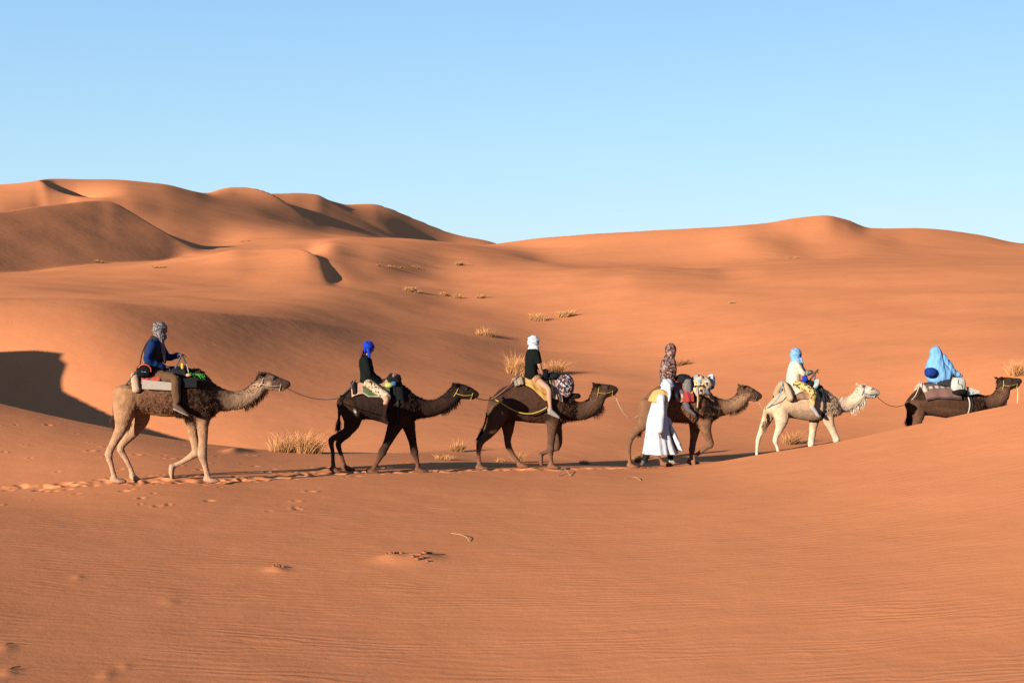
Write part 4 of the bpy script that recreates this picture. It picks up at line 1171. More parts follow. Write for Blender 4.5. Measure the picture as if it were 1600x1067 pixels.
# rider 6: long pale blue veil
R6 = person(F6, 'person draped in a long pale blue veil, foremost rider', (518, 140, 0), (515, 208, 0), (510, 255, 0), (515, 340, 0), (530, 408, 0),
    [((520, 245, .13), (570, 320, .12), (640, 335, .06), (1, -.1, 0)), ((520, 245, -.13), (570, 320, -.12), (640, 335, -.06), (1, -.1, 0))],
    [((560, 425, .14), (690, 440, .30), (745, 500, .30), (790, 525, .30)), ((560, 425, -.14), (690, 440, -.30), (745, 500, -.30), (790, 525, -.30))], gaze=(1, -.3), k=.98, tint=.6)
trousers(R6, cloth((.012, .012, .014)), 'trousers', .3, label='dark trousers')
vl = Acc()
vl.ball(R6.hed + UP*.02, .125, .115, .14, seg=18, rows=10)
vl.tube([(*F6.P(528, 130), .115, .11), (*F6.P(520, 200), .165, .16), (*F6.P(520, 270), .235, .23), (*F6.P(545, 330), .30, .25), (*F6.P(570, 362), .31, .25)], F6.n, seg=22, sub=5)
vl.tube([(*F6.P(575, 180), .09, .10), (*F6.P(610, 250), .12, .16), (*F6.P(660, 315), .11, .19), (*F6.P(725, 350), .045, .18), (*F6.P(748, 356), .02, .15)], F6.n, seg=16, sub=5)
garment(R6, 'veil', vl, cloth((.070, .152, .255), mott=.06), amp=.022, voxel=.014, sz=2.2, label='long pale blue veil')

# the guide walking in front of the fourth camel
FG = Fig(960, 520, 4.64, 1035, 30.15, 12)
RG = person(FG, 'man in a white robe with ochre shoulder cloth walking beside the brown camel', (388, 388, 0), (362, 430, 0), (340, 480, 0), (318, 570, 0), (316, 640, 0),
    [((338, 470, .22), (338, 600, .33), (326, 712, .36), (-.05, -1, 0)), ((345, 470, -.20), (365, 590, -.22), (395, 660, -.18), (.6, -.7, 0))],
    [((305, 660, .07), (268, 800, .06), (216, 930, .07), (196, 952, .07)), ((325, 660, -.07), (385, 800, -.06), (412, 920, -.07), (432, 938, -.07))], gaze=(1, -.45), k=1.0, tint=.5, curl=.45)
for i in (0, 1):                         # feet on the sand
    pass
trousers(RG, cloth((.006, .007, .008)), 'trousers', .97, k=.85, label='dark trousers')
for i in (0, 1): shoe(RG, i, plain('dark sandal leather', (.03, .02, .016), .7) if i == 0 else M_SOLE, None, 'shoe', .0)
rb = Acc()
th = np.linspace(0, 2*np.pi, 72, endpoint=False)
rows = []
hemrow = [(362, 428, .075, .075, 0), (350, 455, .13, .19, 0), (335, 500, .165, .215, .004), (318, 570, .18, .21, .008), (312, 650, .22, .25, .010), (316, 720, .245, .27, .016), (325, 800, .295, .285, .024), (331, 850, .33, .30, .030), (334, 874, .345, .305, .034)]
S = spline(hemrow, 5)
for (u, w, rx, ry, fo) in S:
    c = FG.P(u, w); t = (w-428)/444
    fold = 1 + fo*3.2*np.sin(7*th + 1.3*np.sin(2*th) + t*1.5) + fo*1.8*np.sin(13*th + 2)
    up = UP*(np.cos(th)*.03*t)[:, None] if False else 0
    rows.append(c + (rx*np.cos(th)*fold)[:, None]*FG.h + (ry*np.sin(th)*fold)[:, None]*FG.n)
inner = [r_.mean(0) + (r_-r_.mean(0))*.965 for r_ in rows[::-1]][:-6]
inner[0] = rows[-1].mean(0) + (rows[-1]-rows[-1].mean(0))*.97 - UP*.004
rb.rings(rows + inner)
me = rb.raw('robe'); folds(me, .008, 6, 2.0); rob = place('robe', me, cloth((.23, .23, .24), mott=.04), RG.root); rob['label'] = 'long white robe with wind blown hem'
sl = Acc()
for (S_, E_, W_, d_) in RG.arms:
    sl.tube([(*S_, .085, .085), (*((S_+E_)/2), .078, .078), (*E_, .076, .074), (*(E_*.4+W_*.6), .078, .076), (*(W_ + (E_-W_)*.04), .080, .078)], FG.n, seg=14, sub=3)
garment(RG, 'sleeves', sl, cloth((.23, .23, .24), mott=.04), label='white robe sleeves')
fl = Acc()          # loose flap of the robe blown forward
fl.tube([(*FG.P(400, 690, .0), .05, .16), (*FG.P(430, 760, .02), .06, .20), (*FG.P(462, 830, .04), .045, .21), (*FG.P(482, 852, .05), .015, .18)], FG.n, seg=14, sub=4)
garment(RG, 'robe_flap', fl, cloth((.23, .23, .24), mott=.04), amp=.014)
oc = Acc()
oc.tube([(*FG.P(360, 424), .085, .10, ), (*FG.P(352, 438), .135, .19), (*FG.P(335, 465), .172, .225), (*FG.P(322, 490), .190, .232), (*FG.P(314, 512), .196, .236)], FG.n, seg=20, sub=4, endround=False)
garment(RG, 'shoulder_cloth', oc, cloth((.25, .138, .045)), amp=.022, label='ochre yellow shoulder cloth')
headscarf(RG, cloth((.23, .23, .235), mott=.05), 'turban', face=.02, big=1.12, rolls=4, tails=[[(395, 400, .08, .04, .04), (398, 450, .17, .04, .05), (388, 495, .20, .02, .05)]], label='white turban')
# ---------------------------------------------------------------- saddles, blankets, bags, ropes
def drape(K, name, u0, u1, near, far, off, colfn, parent, nu=34, nt=44, thick=.022, wav=.012, mat=None, seed=0, label=None):
    """cloth lying over the back: near / far are functions (or numbers) giving the drop angle in degrees on either side"""
    fn = trunk_fn(K); r = np.random.RandomState(seed)
    nf = near if callable(near) else (lambda t: near)
    ff = far if callable(far) else (lambda t: far)
    V = []; cols = []
    ph = r.uniform(0, 6, 4)
    for layer in (0, 1):
        for i in range(nu+1):
            t = i/nu; u = u0 + (u1-u0)*t
            a0, a1 = -math.radians(ff(t)), math.radians(nf(t))
            for j in range(nt+1):
                s = j/nt; th = a0 + (a1-a0)*s
                w = wav*(math.sin(t*9+ph[0]+s*3) + .6*math.sin(t*19+ph[1]-s*5)) * (abs(2*s-1)**1.5*.8+.2)
                V.append(fn(u, th, off + max(w, -off*.6) + thick*layer))
                cols.append(colfn(t, math.degrees(th)/max(nf(t), 1) if th > 0 else math.degrees(th)/max(ff(t), 1)))
    F = []; W = nt+1; L1 = (nu+1)*W
    for i in range(nu):
        for j in range(nt):
            k = i*W+j
            F.append((k, k+1, k+W+1, k+W)); F.append((L1+k, L1+k+W, L1+k+W+1, L1+k+1))
    for i in range(nu):
        for j in (0, nt):
            k = i*W+j; F.append((k, k+W, L1+k+W, L1+k) if j == 0 else (k, L1+k, L1+k+W, k+W))
    for j in range(nt):
        for i in (0, nu):
            k = i*W+j; F.append((k, L1+k, L1+k+1, k+1) if i == 0 else (k, k+1, L1+k+1, L1+k))
    me = mesh_from(name, V, F); set_col(me, np.array(cols))
    o = place(name, me, mat or M_CLOTHV, parent)
    if label: o['label'] = label
    return o

def saddle(K, label, u):
    fn = trunk_fn(K); e = empty('saddle', fn(u, 0)); tag(e, label, 'saddle', 'saddles on the camels'); return e

def hoop(K, name, parent, u, near, far, r, mat, off=.03, ru=None, n=13, lean=0.0):
    fn = trunk_fn(K); a = Acc()
    pts = []
    for q in np.linspace(-math.radians(far), math.radians(near), n):
        pts.append((*fn(u + lean*math.cos(q), q, off), r, ru or r))
    a.tube(pts, K.fig.h, seg=12, sub=3)
    me = a.raw(name); folds(me, r*.10, 14, 14); return place(name, me, mat, parent)

def lump(f, name, c, du, dw, dv, mat, label=None, cat=None, amp=.12, seed=0.0, parent=None, tilt=0.0, group=None, flat=1.0):
    """soft bundle: c = (u, w, v); du, dw half sizes in tracing units, dv in metres"""
    a = Acc(); c0 = f.P(*c); ax = np.array([f.h*math.cos(tilt) - UP*math.sin(tilt), f.n, UP*math.cos(tilt) + f.h*math.sin(tilt)])
    a.ball(np.zeros(3), f.m(du), dv, f.m(dw), ax, seg=28, rows=18)
    me = a.raw(name); co = get_co(me)
    ln = np.linalg.norm(co, axis=1)
    # squarish, creased
    n1 = np.array([mnoise.noise(Vector(p)) for p in co*9 + seed]); n2 = np.array([mnoise.noise(Vector(p)) for p in co*np.array([22, 22, 9]) - seed])
    loc = co @ ax.T / np.array([f.m(du), dv, f.m(dw)])
    sq = (np.abs(loc)**3.2).sum(1)**(-1/3.2)
    co = (loc*(.45 + .55*sq[:, None])*np.array([f.m(du), dv, f.m(dw)])) @ ax
    n4 = np.array([mnoise.noise(Vector(p)) for p in co*np.array([30, 30, 30]) + seed*2])
    co = co*(1 + amp*1.3*n1 + (amp*.7+.03)*(1-2*np.abs(n2)) + .03*n4)[:, None] + c0
    set_co(me, co)
    o = place(name, me, mat, parent, None if parent is not None else c0)
    if label: tag(o, label, cat, group)
    return o

def slab(f, name, quad, v, th, mat, parent, bev=.006):
    """flat board given by four (u, w) corners at lateral v"""
    bm = bmesh.new()
    P = [f.P(u, w, v) for (u, w) in quad]
    vs_ = [bm.verts.new(tuple(p + f.n*s*th/2)) for s in (-1, 1) for p in P]
    bm.faces.new(vs_[:4]); bm.faces.new(vs_[4:][::-1])
    for i in range(4): bm.faces.new((vs_[i], vs_[i+4], vs_[(i+1) % 4 + 4], vs_[(i+1) % 4]))
    bmesh.ops.recalc_face_normals(bm, faces=bm.faces)
    bmesh.ops.bevel(bm, geom=bm.edges[:], offset=bev, segments=2, affect='EDGES')
    me = bpy.data.meshes.new(name); bm.to_mesh(me); bm.free()
    return place(name, me, mat, parent)

def bars(f, name, runs, r, mat, parent):
    if len(runs) == 2 and name in ('crupper', 'peg', 'breast_strap'):
        bars(f, name, runs[:1], r, mat, parent); return bars(f, name, runs[1:], r, mat, parent)
    a = Acc()
    for pts in runs:
        P = [f.P(*p) for p in pts]; d = unit(P[-1]-P[0]); lat = f.n if abs(d @ f.n) < .8 else UP
        a.tube([(*p, r, r) for p in P], lat, seg=8, sub=4)
    return place(name, a.raw(name), mat, parent)

def strap(K, name, u, near0, near1, r, mat, parent, lean=0.0, ru=None, off=.012):
    """girth strap down both flanks"""
    fn = trunk_fn(K)
    for s in (1, -1):
        a = Acc(); a.tube([(*fn(u + lean*i/9, s*math.radians(near0 + (near1-near0)*i/9), off), .008, ru or r) for i in range(10)], K.fig.h, seg=8, sub=3)
        place(name, a.raw(name), mat, parent)

def mixc(a, b, t): return tuple(x*(1-t)+y*t for x, y in zip(a, b))

# --- saddle 1
f = F1
s1 = saddle(K1, 'saddle with white side board, black blanket and metal handle on the tan camel', 430)
drape(K1, 'blanket', 330, 575, 50, 50, .02, lambda t, s: (.006, .006, .0065), s1, seed=1, label='black blanket')
hoop(K1, 'pad', s1, 292, 72, 72, .062, cloth((.19, .13, .085)), .045, ru=.075, lean=-20)
drape(K1, 'red_cloth', 312, 425, 60, 60, .052, lambda t, s: (.16, .022, .012), s1, nu=14, nt=30, seed=2)
for sgn in (1, -1):
    slab(f, 'side_board', [(312, 392), (312, 448), (505, 458), (505, 412)], sgn*.40, .05, plain('worn white board', (.19, .155, .125), .8, .1), s1)
    slab(f, 'front_panel', [(558, 385), (558, 440), (640, 440), (640, 380)], sgn*.375, .05, cloth((.008, .008, .008)), s1)
strap(K1, 'girth', 558, 20, 150, .02, M_BLACK, s1, ru=.022)
bars(f, 'handle', [[(512, 325, .16), (522, 300, .15), (548, 246, .13), (550, 242, .08), (550, 242, -.08), (548, 246, -.13), (522, 300, -.15), (512, 325, -.16)], [(548, 246, .13), (572, 290, .14), (584, 330, .15), (592, 372, .17)], [(548, 246, -.13), (572, 290, -.14), (584, 330, -.15), (592, 372, -.17)]], .014, plain('dark metal', (.02, .018, .017), .5, .4, .3), s1)
bars(f, 'crupper', [[(272, 345, .10), (240, 395, .16), (190, 450, .14), (150, 495, .03)], [(272, 345, -.10), (240, 395, -.16), (190, 450, -.14), (150, 495, -.03)]], .013, M_ROPE_B, s1)
bars(f, 'steel_rod', [[(578, 300, .16), (592, 355, .19)]], .009, M_STEEL, s1)
gr = Acc(); rr = np.random.RandomState(4)
gp = [f.P(600 + 80*t, 362 + 14*t + 5*math.sin(7*t), .20 - .05*t) for t in np.linspace(0, 1, 9)]
gr.tube([(*p, .02, .02) for p in gp], f.n, seg=8, sub=3)
garl = place('garland', gr.raw('garland'), plain('green ribbon', (.025, .15, .018), .7), None, gp[0]); tag(garl, 'bright green ribbon garland at the front of the tan camel saddle', 'ribbon')
roots = np.array([gp[i] for i in rr.randint(0, 9, 260)]) + rr.normal(0, .012, (260, 3))
fr = strands('fringe', roots, rr.normal(0, 1, (260, 3)), np.full(260, .06), .006, np.tile((.035, .19, .022), (260, 1))*rr.uniform(.5, 1.4, (260, 1)), vcol_material('ribbon_fringe', .6), garl, 5, .3)
lump(f, 'pouch', (553, 312, .18), 9, 17, .025, cloth((.26, .17, .03)), 'small yellow pouch tied to the tan camel saddle handle', 'pouch', seed=1)
lump(f, 'pouch', (590, 366, .26), 15, 9, .03, cloth((.28, .13, .05)), 'small orange pouch beside the green ribbon garland', 'pouch', seed=2)
wb = empty('waist_bag', f.P(325, 345, .22)); tag(wb, 'black waist bag with red orange trim on the rear rider', 'bag')
lump(f, 'body', (325, 342, .24), 44, 38, .085, cloth((.0045, .0045, .005)), parent=wb, amp=.05)
bars(f, 'trim', [[(290, 322, .30), (310, 306, .315), (340, 306, .32), (362, 322, .315), (366, 345, .30)]], .010, plain('orange trim', (.24, .035, .015), .6), wb)
bars(f, 'strap', [[(300, 310, .25), (312, 240, .22), (340, 180, .20), (380, 150, .12)]], .010, M_BLACK, wb)
for q, (uu, ww, ln) in enumerate(((310, 345, 3), (318, 346, 1), (326, 347, 6))):
    bars(f, 'lettering', [[(uu, ww, .332), (uu + ln*1.6, ww + .6, .332)]], .004, cloth((.22, .22, .22)), wb)

# --- saddle 2
f = F2
s2 = saddle(K2, 'saddle with salmon, orange and green striped blanket on the black camel', 430)
def c2(t, s):
    s = abs(s)
    if t < .30:
        return (.19, .13, .08) if (s > .90 or .27 < t) else (.20, .095, .058)
    if s > .96: return (.15, .13, .10)
    if s > .66: return (.035, .048, .016)
    if s > .60: return (.03, .02, .012)
    if s > .40: return (.20, .095, .035) if (int(t*9) % 2) else (.23, .12, .05)
    return (.22, .14, .07)
drape(K2, 'blanket', 300, 560, lambda t: 62 if t < .3 else 62 + 12*min((t-.3)*8, 1), lambda t: 70, .03, c2, s2, nu=60, nt=70, seed=3, label='striped blanket in salmon, orange and green')
hoop(K2, 'pad', s2, 322, 55, 55, .05, cloth((.006, .006, .006)), .06, lean=0)
bars(f, 'crupper', [[(335, 370, .10), (300, 420, .14), (250, 470, .10), (226, 496, .03)], [(335, 370, -.10), (300, 420, -.14), (250, 470, -.10), (226, 496, -.03)]], .015, M_ROPE_B, s2)
drape(K2, 'front_cloth', 585, 655, 75, 75, .03, lambda t, s: (.004, .004, .0045), s2, nu=14, seed=4, wav=.004)
strap(K2, 'girth', 612, 30, 150, .02, M_BLACK, s2, ru=.018)
lump(f, 'jacket', (600, 372, .02), 46, 40, .16, cloth((.007, .006, .006)), 'black jacket bundled on the front of the striped saddle', 'jacket', .22, 3)
lump(f, 'scarf', (606, 360, .12), 18, 30, .05, cloth((.09, .05, .05)), 'dusty brown scarf tucked into the black jacket bundle', 'scarf', .2, 4)
lump(f, 'pouch', (568, 408, .22), 26, 17, .05, cloth((.20, .19, .05)), 'yellow green pouch in front of the rider in spotted trousers', 'pouch', .1, 5)
lump(f, 'water_bottle', (600, 398, .24), 18, 16, .05, cloth((.02, .06, .10)), 'blue bottle cover strapped below the black jacket bundle', 'bottle', .06, 6)

# --- saddle 3
f = F3
s3 = saddle(K3, 'saddle with ochre yellow blanket on the dark brown camel', 470)
drape(K3, 'blanket', 388, 568, lambda t: 30 + 55*min(t*1.25, 1), lambda t: 30 + 55*min(t*1.25, 1), .035, lambda t, s: (.22, .118, .032) if not (.80 < abs(s) < .86) else (.12, .06, .02), s3, nu=44, nt=60, seed=5, label='ochre yellow blanket')
drape(K3, 'pad', 348, 405, 42, 42, .05, lambda t, s: (.13, .095, .065), s3, nu=14, seed=6, thick=.05)
bars(f, 'crupper', [[(380, 378, .08), (320, 440, .18), (250, 500, .16), (205, 525, .04)], [(380, 378, -.08), (320, 440, -.18), (250, 500, -.16), (205, 525, -.04)]], .010, plain('red_brown rope', (.10, .045, .025), .9, .1), s3)
bars(f, 'peg', [[(378, 392, .06), (388, 352, .07)], [(378, 392, -.06), (388, 352, -.07)]], .013, M_ROPE_B, s3)
lump(f, 'waist_bag', (512, 395, .20), 24, 26, .06, cloth((.13, .062, .03)), 'brown waist bag on the hip of the bare legged rider', 'bag', .05, 7)
lump(f, 'camera_bag', (562, 365, .10), 20, 38, .08, cloth((.004, .004, .0045)), 'small black bag in front of the rider in the black T-shirt', 'bag', .08, 8)
lump(f, 'rolled_jacket', (620, 372, .02), 36, 24, .15, cloth((.006, .006, .007)), 'black rolled jacket on top of the floral backpack', 'jacket', .15, 9)
drape(K3, 'cream_cloth', 582, 652, 76, 76, .04, lambda t, s: (.19, .135, .085) if (t < .25 or t > .7) else (.13, .075, .045), s3, nu=20, seed=7, wav=.02)
lump(f, 'backpack', (692, 440, .14), 60, 72, .20, print_cloth('black backpack with white and red flowers', [(.02, .012, .012), (.20, .17, .17), (.012, .01, .012), (.08, .03, .03), (.14, .11, .11), (.03, .02, .018)], 30), 'round backpack with white flower print hanging on the dark brown camel', 'backpack', .06, 10)
lump(f, 'roll', (762, 506, .16), 36, 18, .10, cloth((.006, .006, .006)), 'black roll strapped in front of the floral backpack', 'roll', .06, 11)
strap(K3, 'girth', 600, 40, 150, .02, M_BLACK, s3, ru=.018)

# --- saddle 4
f = F4
s4 = saddle(K4, 'saddle with red patterned rug on the reddish brown camel', 470)
def c4(t, s):
    a, b = int(t*6), int((abs(s))*8)
    if t < .42 and abs(s) > .58: return ((.015, .012, .012), (.16, .05, .018), (.20, .18, .15), (.10, .055, .03))[(a*2 + b*3) % 4]
    if t < .42: return (.14, .022, .014)
    return (.24, .12, .06) if (a*7 + b*5) % 6 == 0 else (.135, .016, .012)
drape(K4, 'rug', 402, 532, 84, 84, .055, c4, s4, nu=48, nt=80, seed=8, label='red rug with small bright pattern')
drape(K4, 'front_pad', 610, 700, lambda t: 60, lambda t: 60, .035, lambda t, s: (.10, .045, .025), s4, nu=16, seed=9, thick=.04)
strap(K4, 'girth', 548, 60, 150, .02, M_BLACK, s4, ru=.03, lean=25)
bars(f, 'tan_strap', [[(600, 400, .36), (606, 470, .39), (602, 540, .40)]], .018, cloth((.20, .12, .06)), s4)
lump(f, 'bedroll', (498, 335, .04), 48, 34, .24, cloth((.007, .007, .0075)), 'black bedroll in front of the rider under the mottled cloth', 'bedroll', .10, 12)
lump(f, 'grey_bag', (530, 400, .26), 30, 68, .08, cloth((.07, .06, .06)), 'grey cloth bag hanging between red rug and colourful bundle', 'bag', .1, 13)
lump(f, 'bundle', (618, 388, .12), 72, 74, .24, print_cloth('yellow, white and blue patchwork cloth', [(.24, .15, .06), (.24, .22, .20), (.02, .018, .016), (.25, .17, .08), (.10, .14, .20), (.02, .018, .016), (.23, .13, .05), (.24, .20, .15)], 19), 'colourful cloth bundle with yellow and white patches on the brown camel', 'bundle', .17, 14)
lump(f, 'pouch', (702, 352, .10), 27, 54, .06, print_cloth('grey and black nylon', [(.16, .18, .19), (.19, .21, .22), (.015, .015, .016), (.17, .19, .20)], 12), 'upright grey and black pouch at the front of the colourful bundle', 'pouch', .07, 15)

# --- saddle 5
f = F5
s5 = saddle(K5, 'saddle with cream blankets, tan hoop pad and grab handle on the white camel', 440)
hoop(K5, 'pad', s5, 338, 70, 70, .095, cloth((.19, .125, .075)), .13, ru=.075, lean=0)
drape(K5, 'under_blanket', 392, 566, 78, 78, .028, lambda t, s: (.13, .068, .038), s5, nu=30, seed=10, label='brown under blanket')
drape(K5, 'blanket', 362, 560, lambda t: 66 - 8*math.sin(t*3.1), lambda t: 62, .055, lambda t, s: (.215, .178, .130), s5, nu=30, seed=11, thick=.03, label='cream top blanket')
drape(K5, 'front_cloth', 600, 652, 80, 80, .03, lambda t, s: (.010, .009, .008), s5, nu=12, seed=12)
strap(K5, 'girth', 625, 40, 160, .02, M_BLACK, s5, ru=.035)
bars(f, 'handle', [[(560, 345, .15), (600, 290, .13), (625, 258, .09), (628, 255, 0), (625, 258, -.09), (600, 290, -.13), (560, 345, -.15)], [(605, 285, .13), (600, 350, .16)], [(605, 285, -.13), (600, 350, -.16)]], .018, plain('dark wood', (.03, .018, .012), .6), s5)
bars(f, 'crupper', [[(338, 352, .04), (330, 400, .26), (308, 470, .36), (262, 530, .30), (205, 575, .05)], [(338, 352, -.04), (330, 400, -.26), (308, 470, -.36), (262, 530, -.30), (205, 575, -.05)]], .012, M_ROPE_T, s5)
bars(f, 'breast_strap', [[(660, 412, .20), (730, 500, .27), (800, 585, .22), (822, 612, .0)], [(660, 412, -.20), (730, 500, -.27), (800, 585, -.22), (822, 612, 0)]], .010, M_ROPE_B, s5)
lump(f, 'tassel', (810, 606, .20), 16, 26, .05, cloth((.035, .014, .010)), parent=s5, amp=.15)
lump(f, 'pouch', (522, 330, .20), 22, 26, .06, cloth((.006, .018, .15)), 'deep blue pouch in the lap of the rider in the cream top', 'pouch', .08, 16)
lump(f, 'bag', (556, 372, .10), 34, 30, .16, cloth((.006, .006, .006)), 'black bag in front of the rider in floral trousers', 'bag', .12, 17)
lump(f, 'bottle_bag', (612, 378, .22), 24, 46, .06, print_cloth('white and teal nylon', [(.22, .22, .20), (.06, .16, .16), (.21, .20, .18), (.22, .21, .19)], 9), 'white and teal bag beside the grab handle of the white camel', 'bag', .06, 18, tilt=.5)

# --- saddle 6
f = F6
s6 = saddle(K6, 'saddle with brown blanket bordered by cream squares on the leading camel', 500)
def c6(t, s):
    a = abs(s)
    if .38 < a < .62 and (t*6.2) % 1 < .62 and t > .12: return (.20, .165, .12) if (.43 < a < .57) else (.06, .035, .028)
    if a > .62: return (.085, .042, .032) if a < .93 else (.035, .02, .016)
    if a > .28: return (.05, .03, .026)
    return (.02, .018, .018)
drape(K6, 'blanket', 352, 690, lambda t: 82, lambda t: 82, .04, c6, s6, nu=90, nt=90, seed=13, label='brown blanket with cream squares')
hoop(K6, 'pad', s6, 372, 48, 48, .055, cloth((.21, .165, .12)), .05, ru=.07)
bars(f, 'crupper', [[(365, 405, .12), (350, 470, .26), (310, 560, .24), (250, 620, .04)], [(365, 405, -.12), (350, 470, -.26), (310, 560, -.24), (250, 620, -.04)]], .011, cloth((.20, .165, .12)), s6)
strap(K6, 'girth', 775, 60, 165, .02, M_ROPE_W, s6, ru=.018)
strap(K6, 'breast_girth', 808, 40, 160, .02, M_BLACK, s6, ru=.016)
lump(f, 'ball_bag', (466, 326, .20), 54, 46, .13, cloth((.006, .016, .085)), 'dark blue round bag behind the rider in the pale blue veil', 'bag', .05, 19)
sb = empty('saddle_bag', f.P(738, 500, .36)); tag(sb, 'white saddle bag with black lower half on the leading camel', 'bag')
lump(f, 'body', (738, 450, .38), 72, 74, .10, cloth((.21, .20, .17)), parent=sb, amp=.05, seed=20)
lump(f, 'lower_half', (745, 512, .385), 66, 34, .105, cloth((.006, .006, .006)), parent=sb, amp=.05, seed=21)
bars(f, 'seam', [[(735, 395, .475), (740, 440, .488), (770, 445, .488), (778, 480, .48)]], .006, M_BLACK, sb)
bd_ = empty('painted_board', f.P(880, 505, .28)); tag(bd_, 'white board with teal marks in front of the white saddle bag', 'board')
slab(f, 'panel', [(818, 462), (826, 548), (938, 532), (946, 508)], .32, .03, plain('white enamel', (.22, .21, .19), .5, .3), bd_)
for (uu, ww) in ((838, 498), (880, 522)):
    slab(f, 'teal_mark', [(uu-8, ww+6), (uu-8, ww+14), (uu+12, ww-2), (uu+10, ww-9)], .338, .006, plain('teal paint', (.01, .14, .11), .6), bd_, .001)

# --- lead ropes
def lead(name, pts, mat, r, label):
    return tag(rope(name, pts, r, mat), label, 'rope', 'lead ropes of the caravan')
nose = [k.H[-1] - k.upn*k.hr*.45 - k.fwd*.03 for k in CAMELS]
def sag(a, b, d, n=7, mid=None):
    out = []
    for t in np.linspace(0, 1, n):
        p = a*(1-t) + b*t; p = p - UP*d*4*t*(1-t); out.append(p)
    return out
lead('lead_rope', sag(nose[0], F2.P(226, 497, .03), .10), M_ROPE_W, .008, 'pale rope from the tan camel to the black camel')
lead('lead_rope', sag(nose[1], F3.P(225, 530, .20), .03), M_ROPE_Y, .010, 'yellow rope from the black camel to the rump of the dark brown camel')
fn3 = trunk_fn(K3)
lead('side_rope', [F3.P(225, 530, .20), F3.P(262, 548, .31), F3.P(330, 590, .385), F3.P(400, 618, .40), F3.P(470, 624, .41), F3.P(530, 606, .41), F3.P(575, 582, .41)], M_ROPE_Y, .013, 'yellow rope slung along the flank of the dark brown camel')
lead('lead_rope', sag(nose[2], F4.P(228, 512, .05), .42), M_ROPE_W, .008, 'sagging white rope from the dark brown camel to the reddish brown camel')
lead('lead_rope', sag(nose[3], F5.P(208, 560, .03), .12), M_ROPE_W, .006, 'thin pale rope from the reddish brown camel to the white camel')
lead('lead_rope', sag(nose[4], F6.P(240, 625, .03), .16), M_ROPE_B, .007, 'thin dark rope from the white camel to the leading camel')
q0 = F6.P(1318, 455, .03); q1 = q0.copy(); q1[2] -= .75
lead('lead_rope', [q0, q0*.7+q1*.3 + F6.h*.01, q1], plain('straw rope', (.30, .17, .07), .9, .1), .020, 'straw coloured rope hanging from the chin of the leading camel')
# ---------------------------------------------------------------- dry grass, twigs, clods
M_STRAW = vcol_material('dry_grass', .8, .0, 50, .12, 6)
M_STRAW.node_tree.nodes['Principled BSDF'].inputs['Subsurface Weight'].default_value = 0.0
def tuft(px, py, wpx, hpx, label, n, seed, tone=1.0, lean=.25, flat=False):
    b = ground_hit(px, py); D = b[1]
    W, H = wpx/FPX*D, hpx/FPX*D
    r = np.random.RandomState(seed)
    a = r.uniform(0, 2*np.pi, n); q = np.sqrt(r.uniform(0, 1, n))
    # several crowns make an uneven outline
    nc = max(2, int(n/70)); cx_ = r.uniform(-.38, .38, nc)*W; cy_ = r.uniform(-.3, .3, nc)*W; ch = r.uniform(.45, 1.15, nc)*(1 - 1.9*(cx_/W)**2); k = r.randint(0, nc, n)
    x = b[0] + cx_[k] + np.cos(a)*q*W*.11; y = b[1] + cy_[k] + np.sin(a)*q*W*.11
    z = terrain(x, y) - .01
    out = np.stack([np.cos(a)*(.25 + .75*q) + r.normal(0, .2, n) + lean, np.sin(a)*(.25 + .75*q) + r.normal(0, .2, n)], -1)
    sp = r.uniform(.2, 1.5, n)*(1.6 if flat else 1.0)
    hh = H*ch[k]*(.18 + .92*r.beta(1.6, 1.3, n))
    wd = np.clip(.0021*D/25, .0020, .02)*r.uniform(.6, 1.5, n)
    V = []; F = []
    for s_, hf, of in ((0, 0, 0), (1, .5, .35), (2, .85, .8)):
        cx3 = np.stack([x + out[:, 0]*sp*hh*of, y + out[:, 1]*sp*hh*of, z + hh*hf], -1)
        ang = r.uniform(0, np.pi, n) if s_ == 0 else ang
        side = np.stack([np.cos(ang), np.sin(ang), np.zeros(n)], -1)*(wd*(1, .8, .5)[s_])[:, None]
        V += [cx3 - side, cx3 + side]
    V.append(np.stack([x + out[:, 0]*sp*hh*1.15, y + out[:, 1]*sp*hh*1.15, z + hh*(.98 if not flat else .9)], -1))
    V = np.stack(V, 1).reshape(-1, 3)
    for i in range(n):
        o_ = i*7; F += [(o_, o_+1, o_+3, o_+2), (o_+2, o_+3, o_+5, o_+4), (o_+4, o_+5, o_+6)]
    me = mesh_from('grass_tuft', V, F)
    base = np.array([.37, .172, .066])*tone
    c = base[None]*r.uniform(.55, 1.25, (n, 1))*np.array([1, 1, 1]) ; c[r.rand(n) < .08] *= np.array([.4, .33, .3])
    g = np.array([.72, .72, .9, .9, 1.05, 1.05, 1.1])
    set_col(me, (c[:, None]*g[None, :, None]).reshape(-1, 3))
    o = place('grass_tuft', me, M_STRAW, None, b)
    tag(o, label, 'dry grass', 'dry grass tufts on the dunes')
    return o
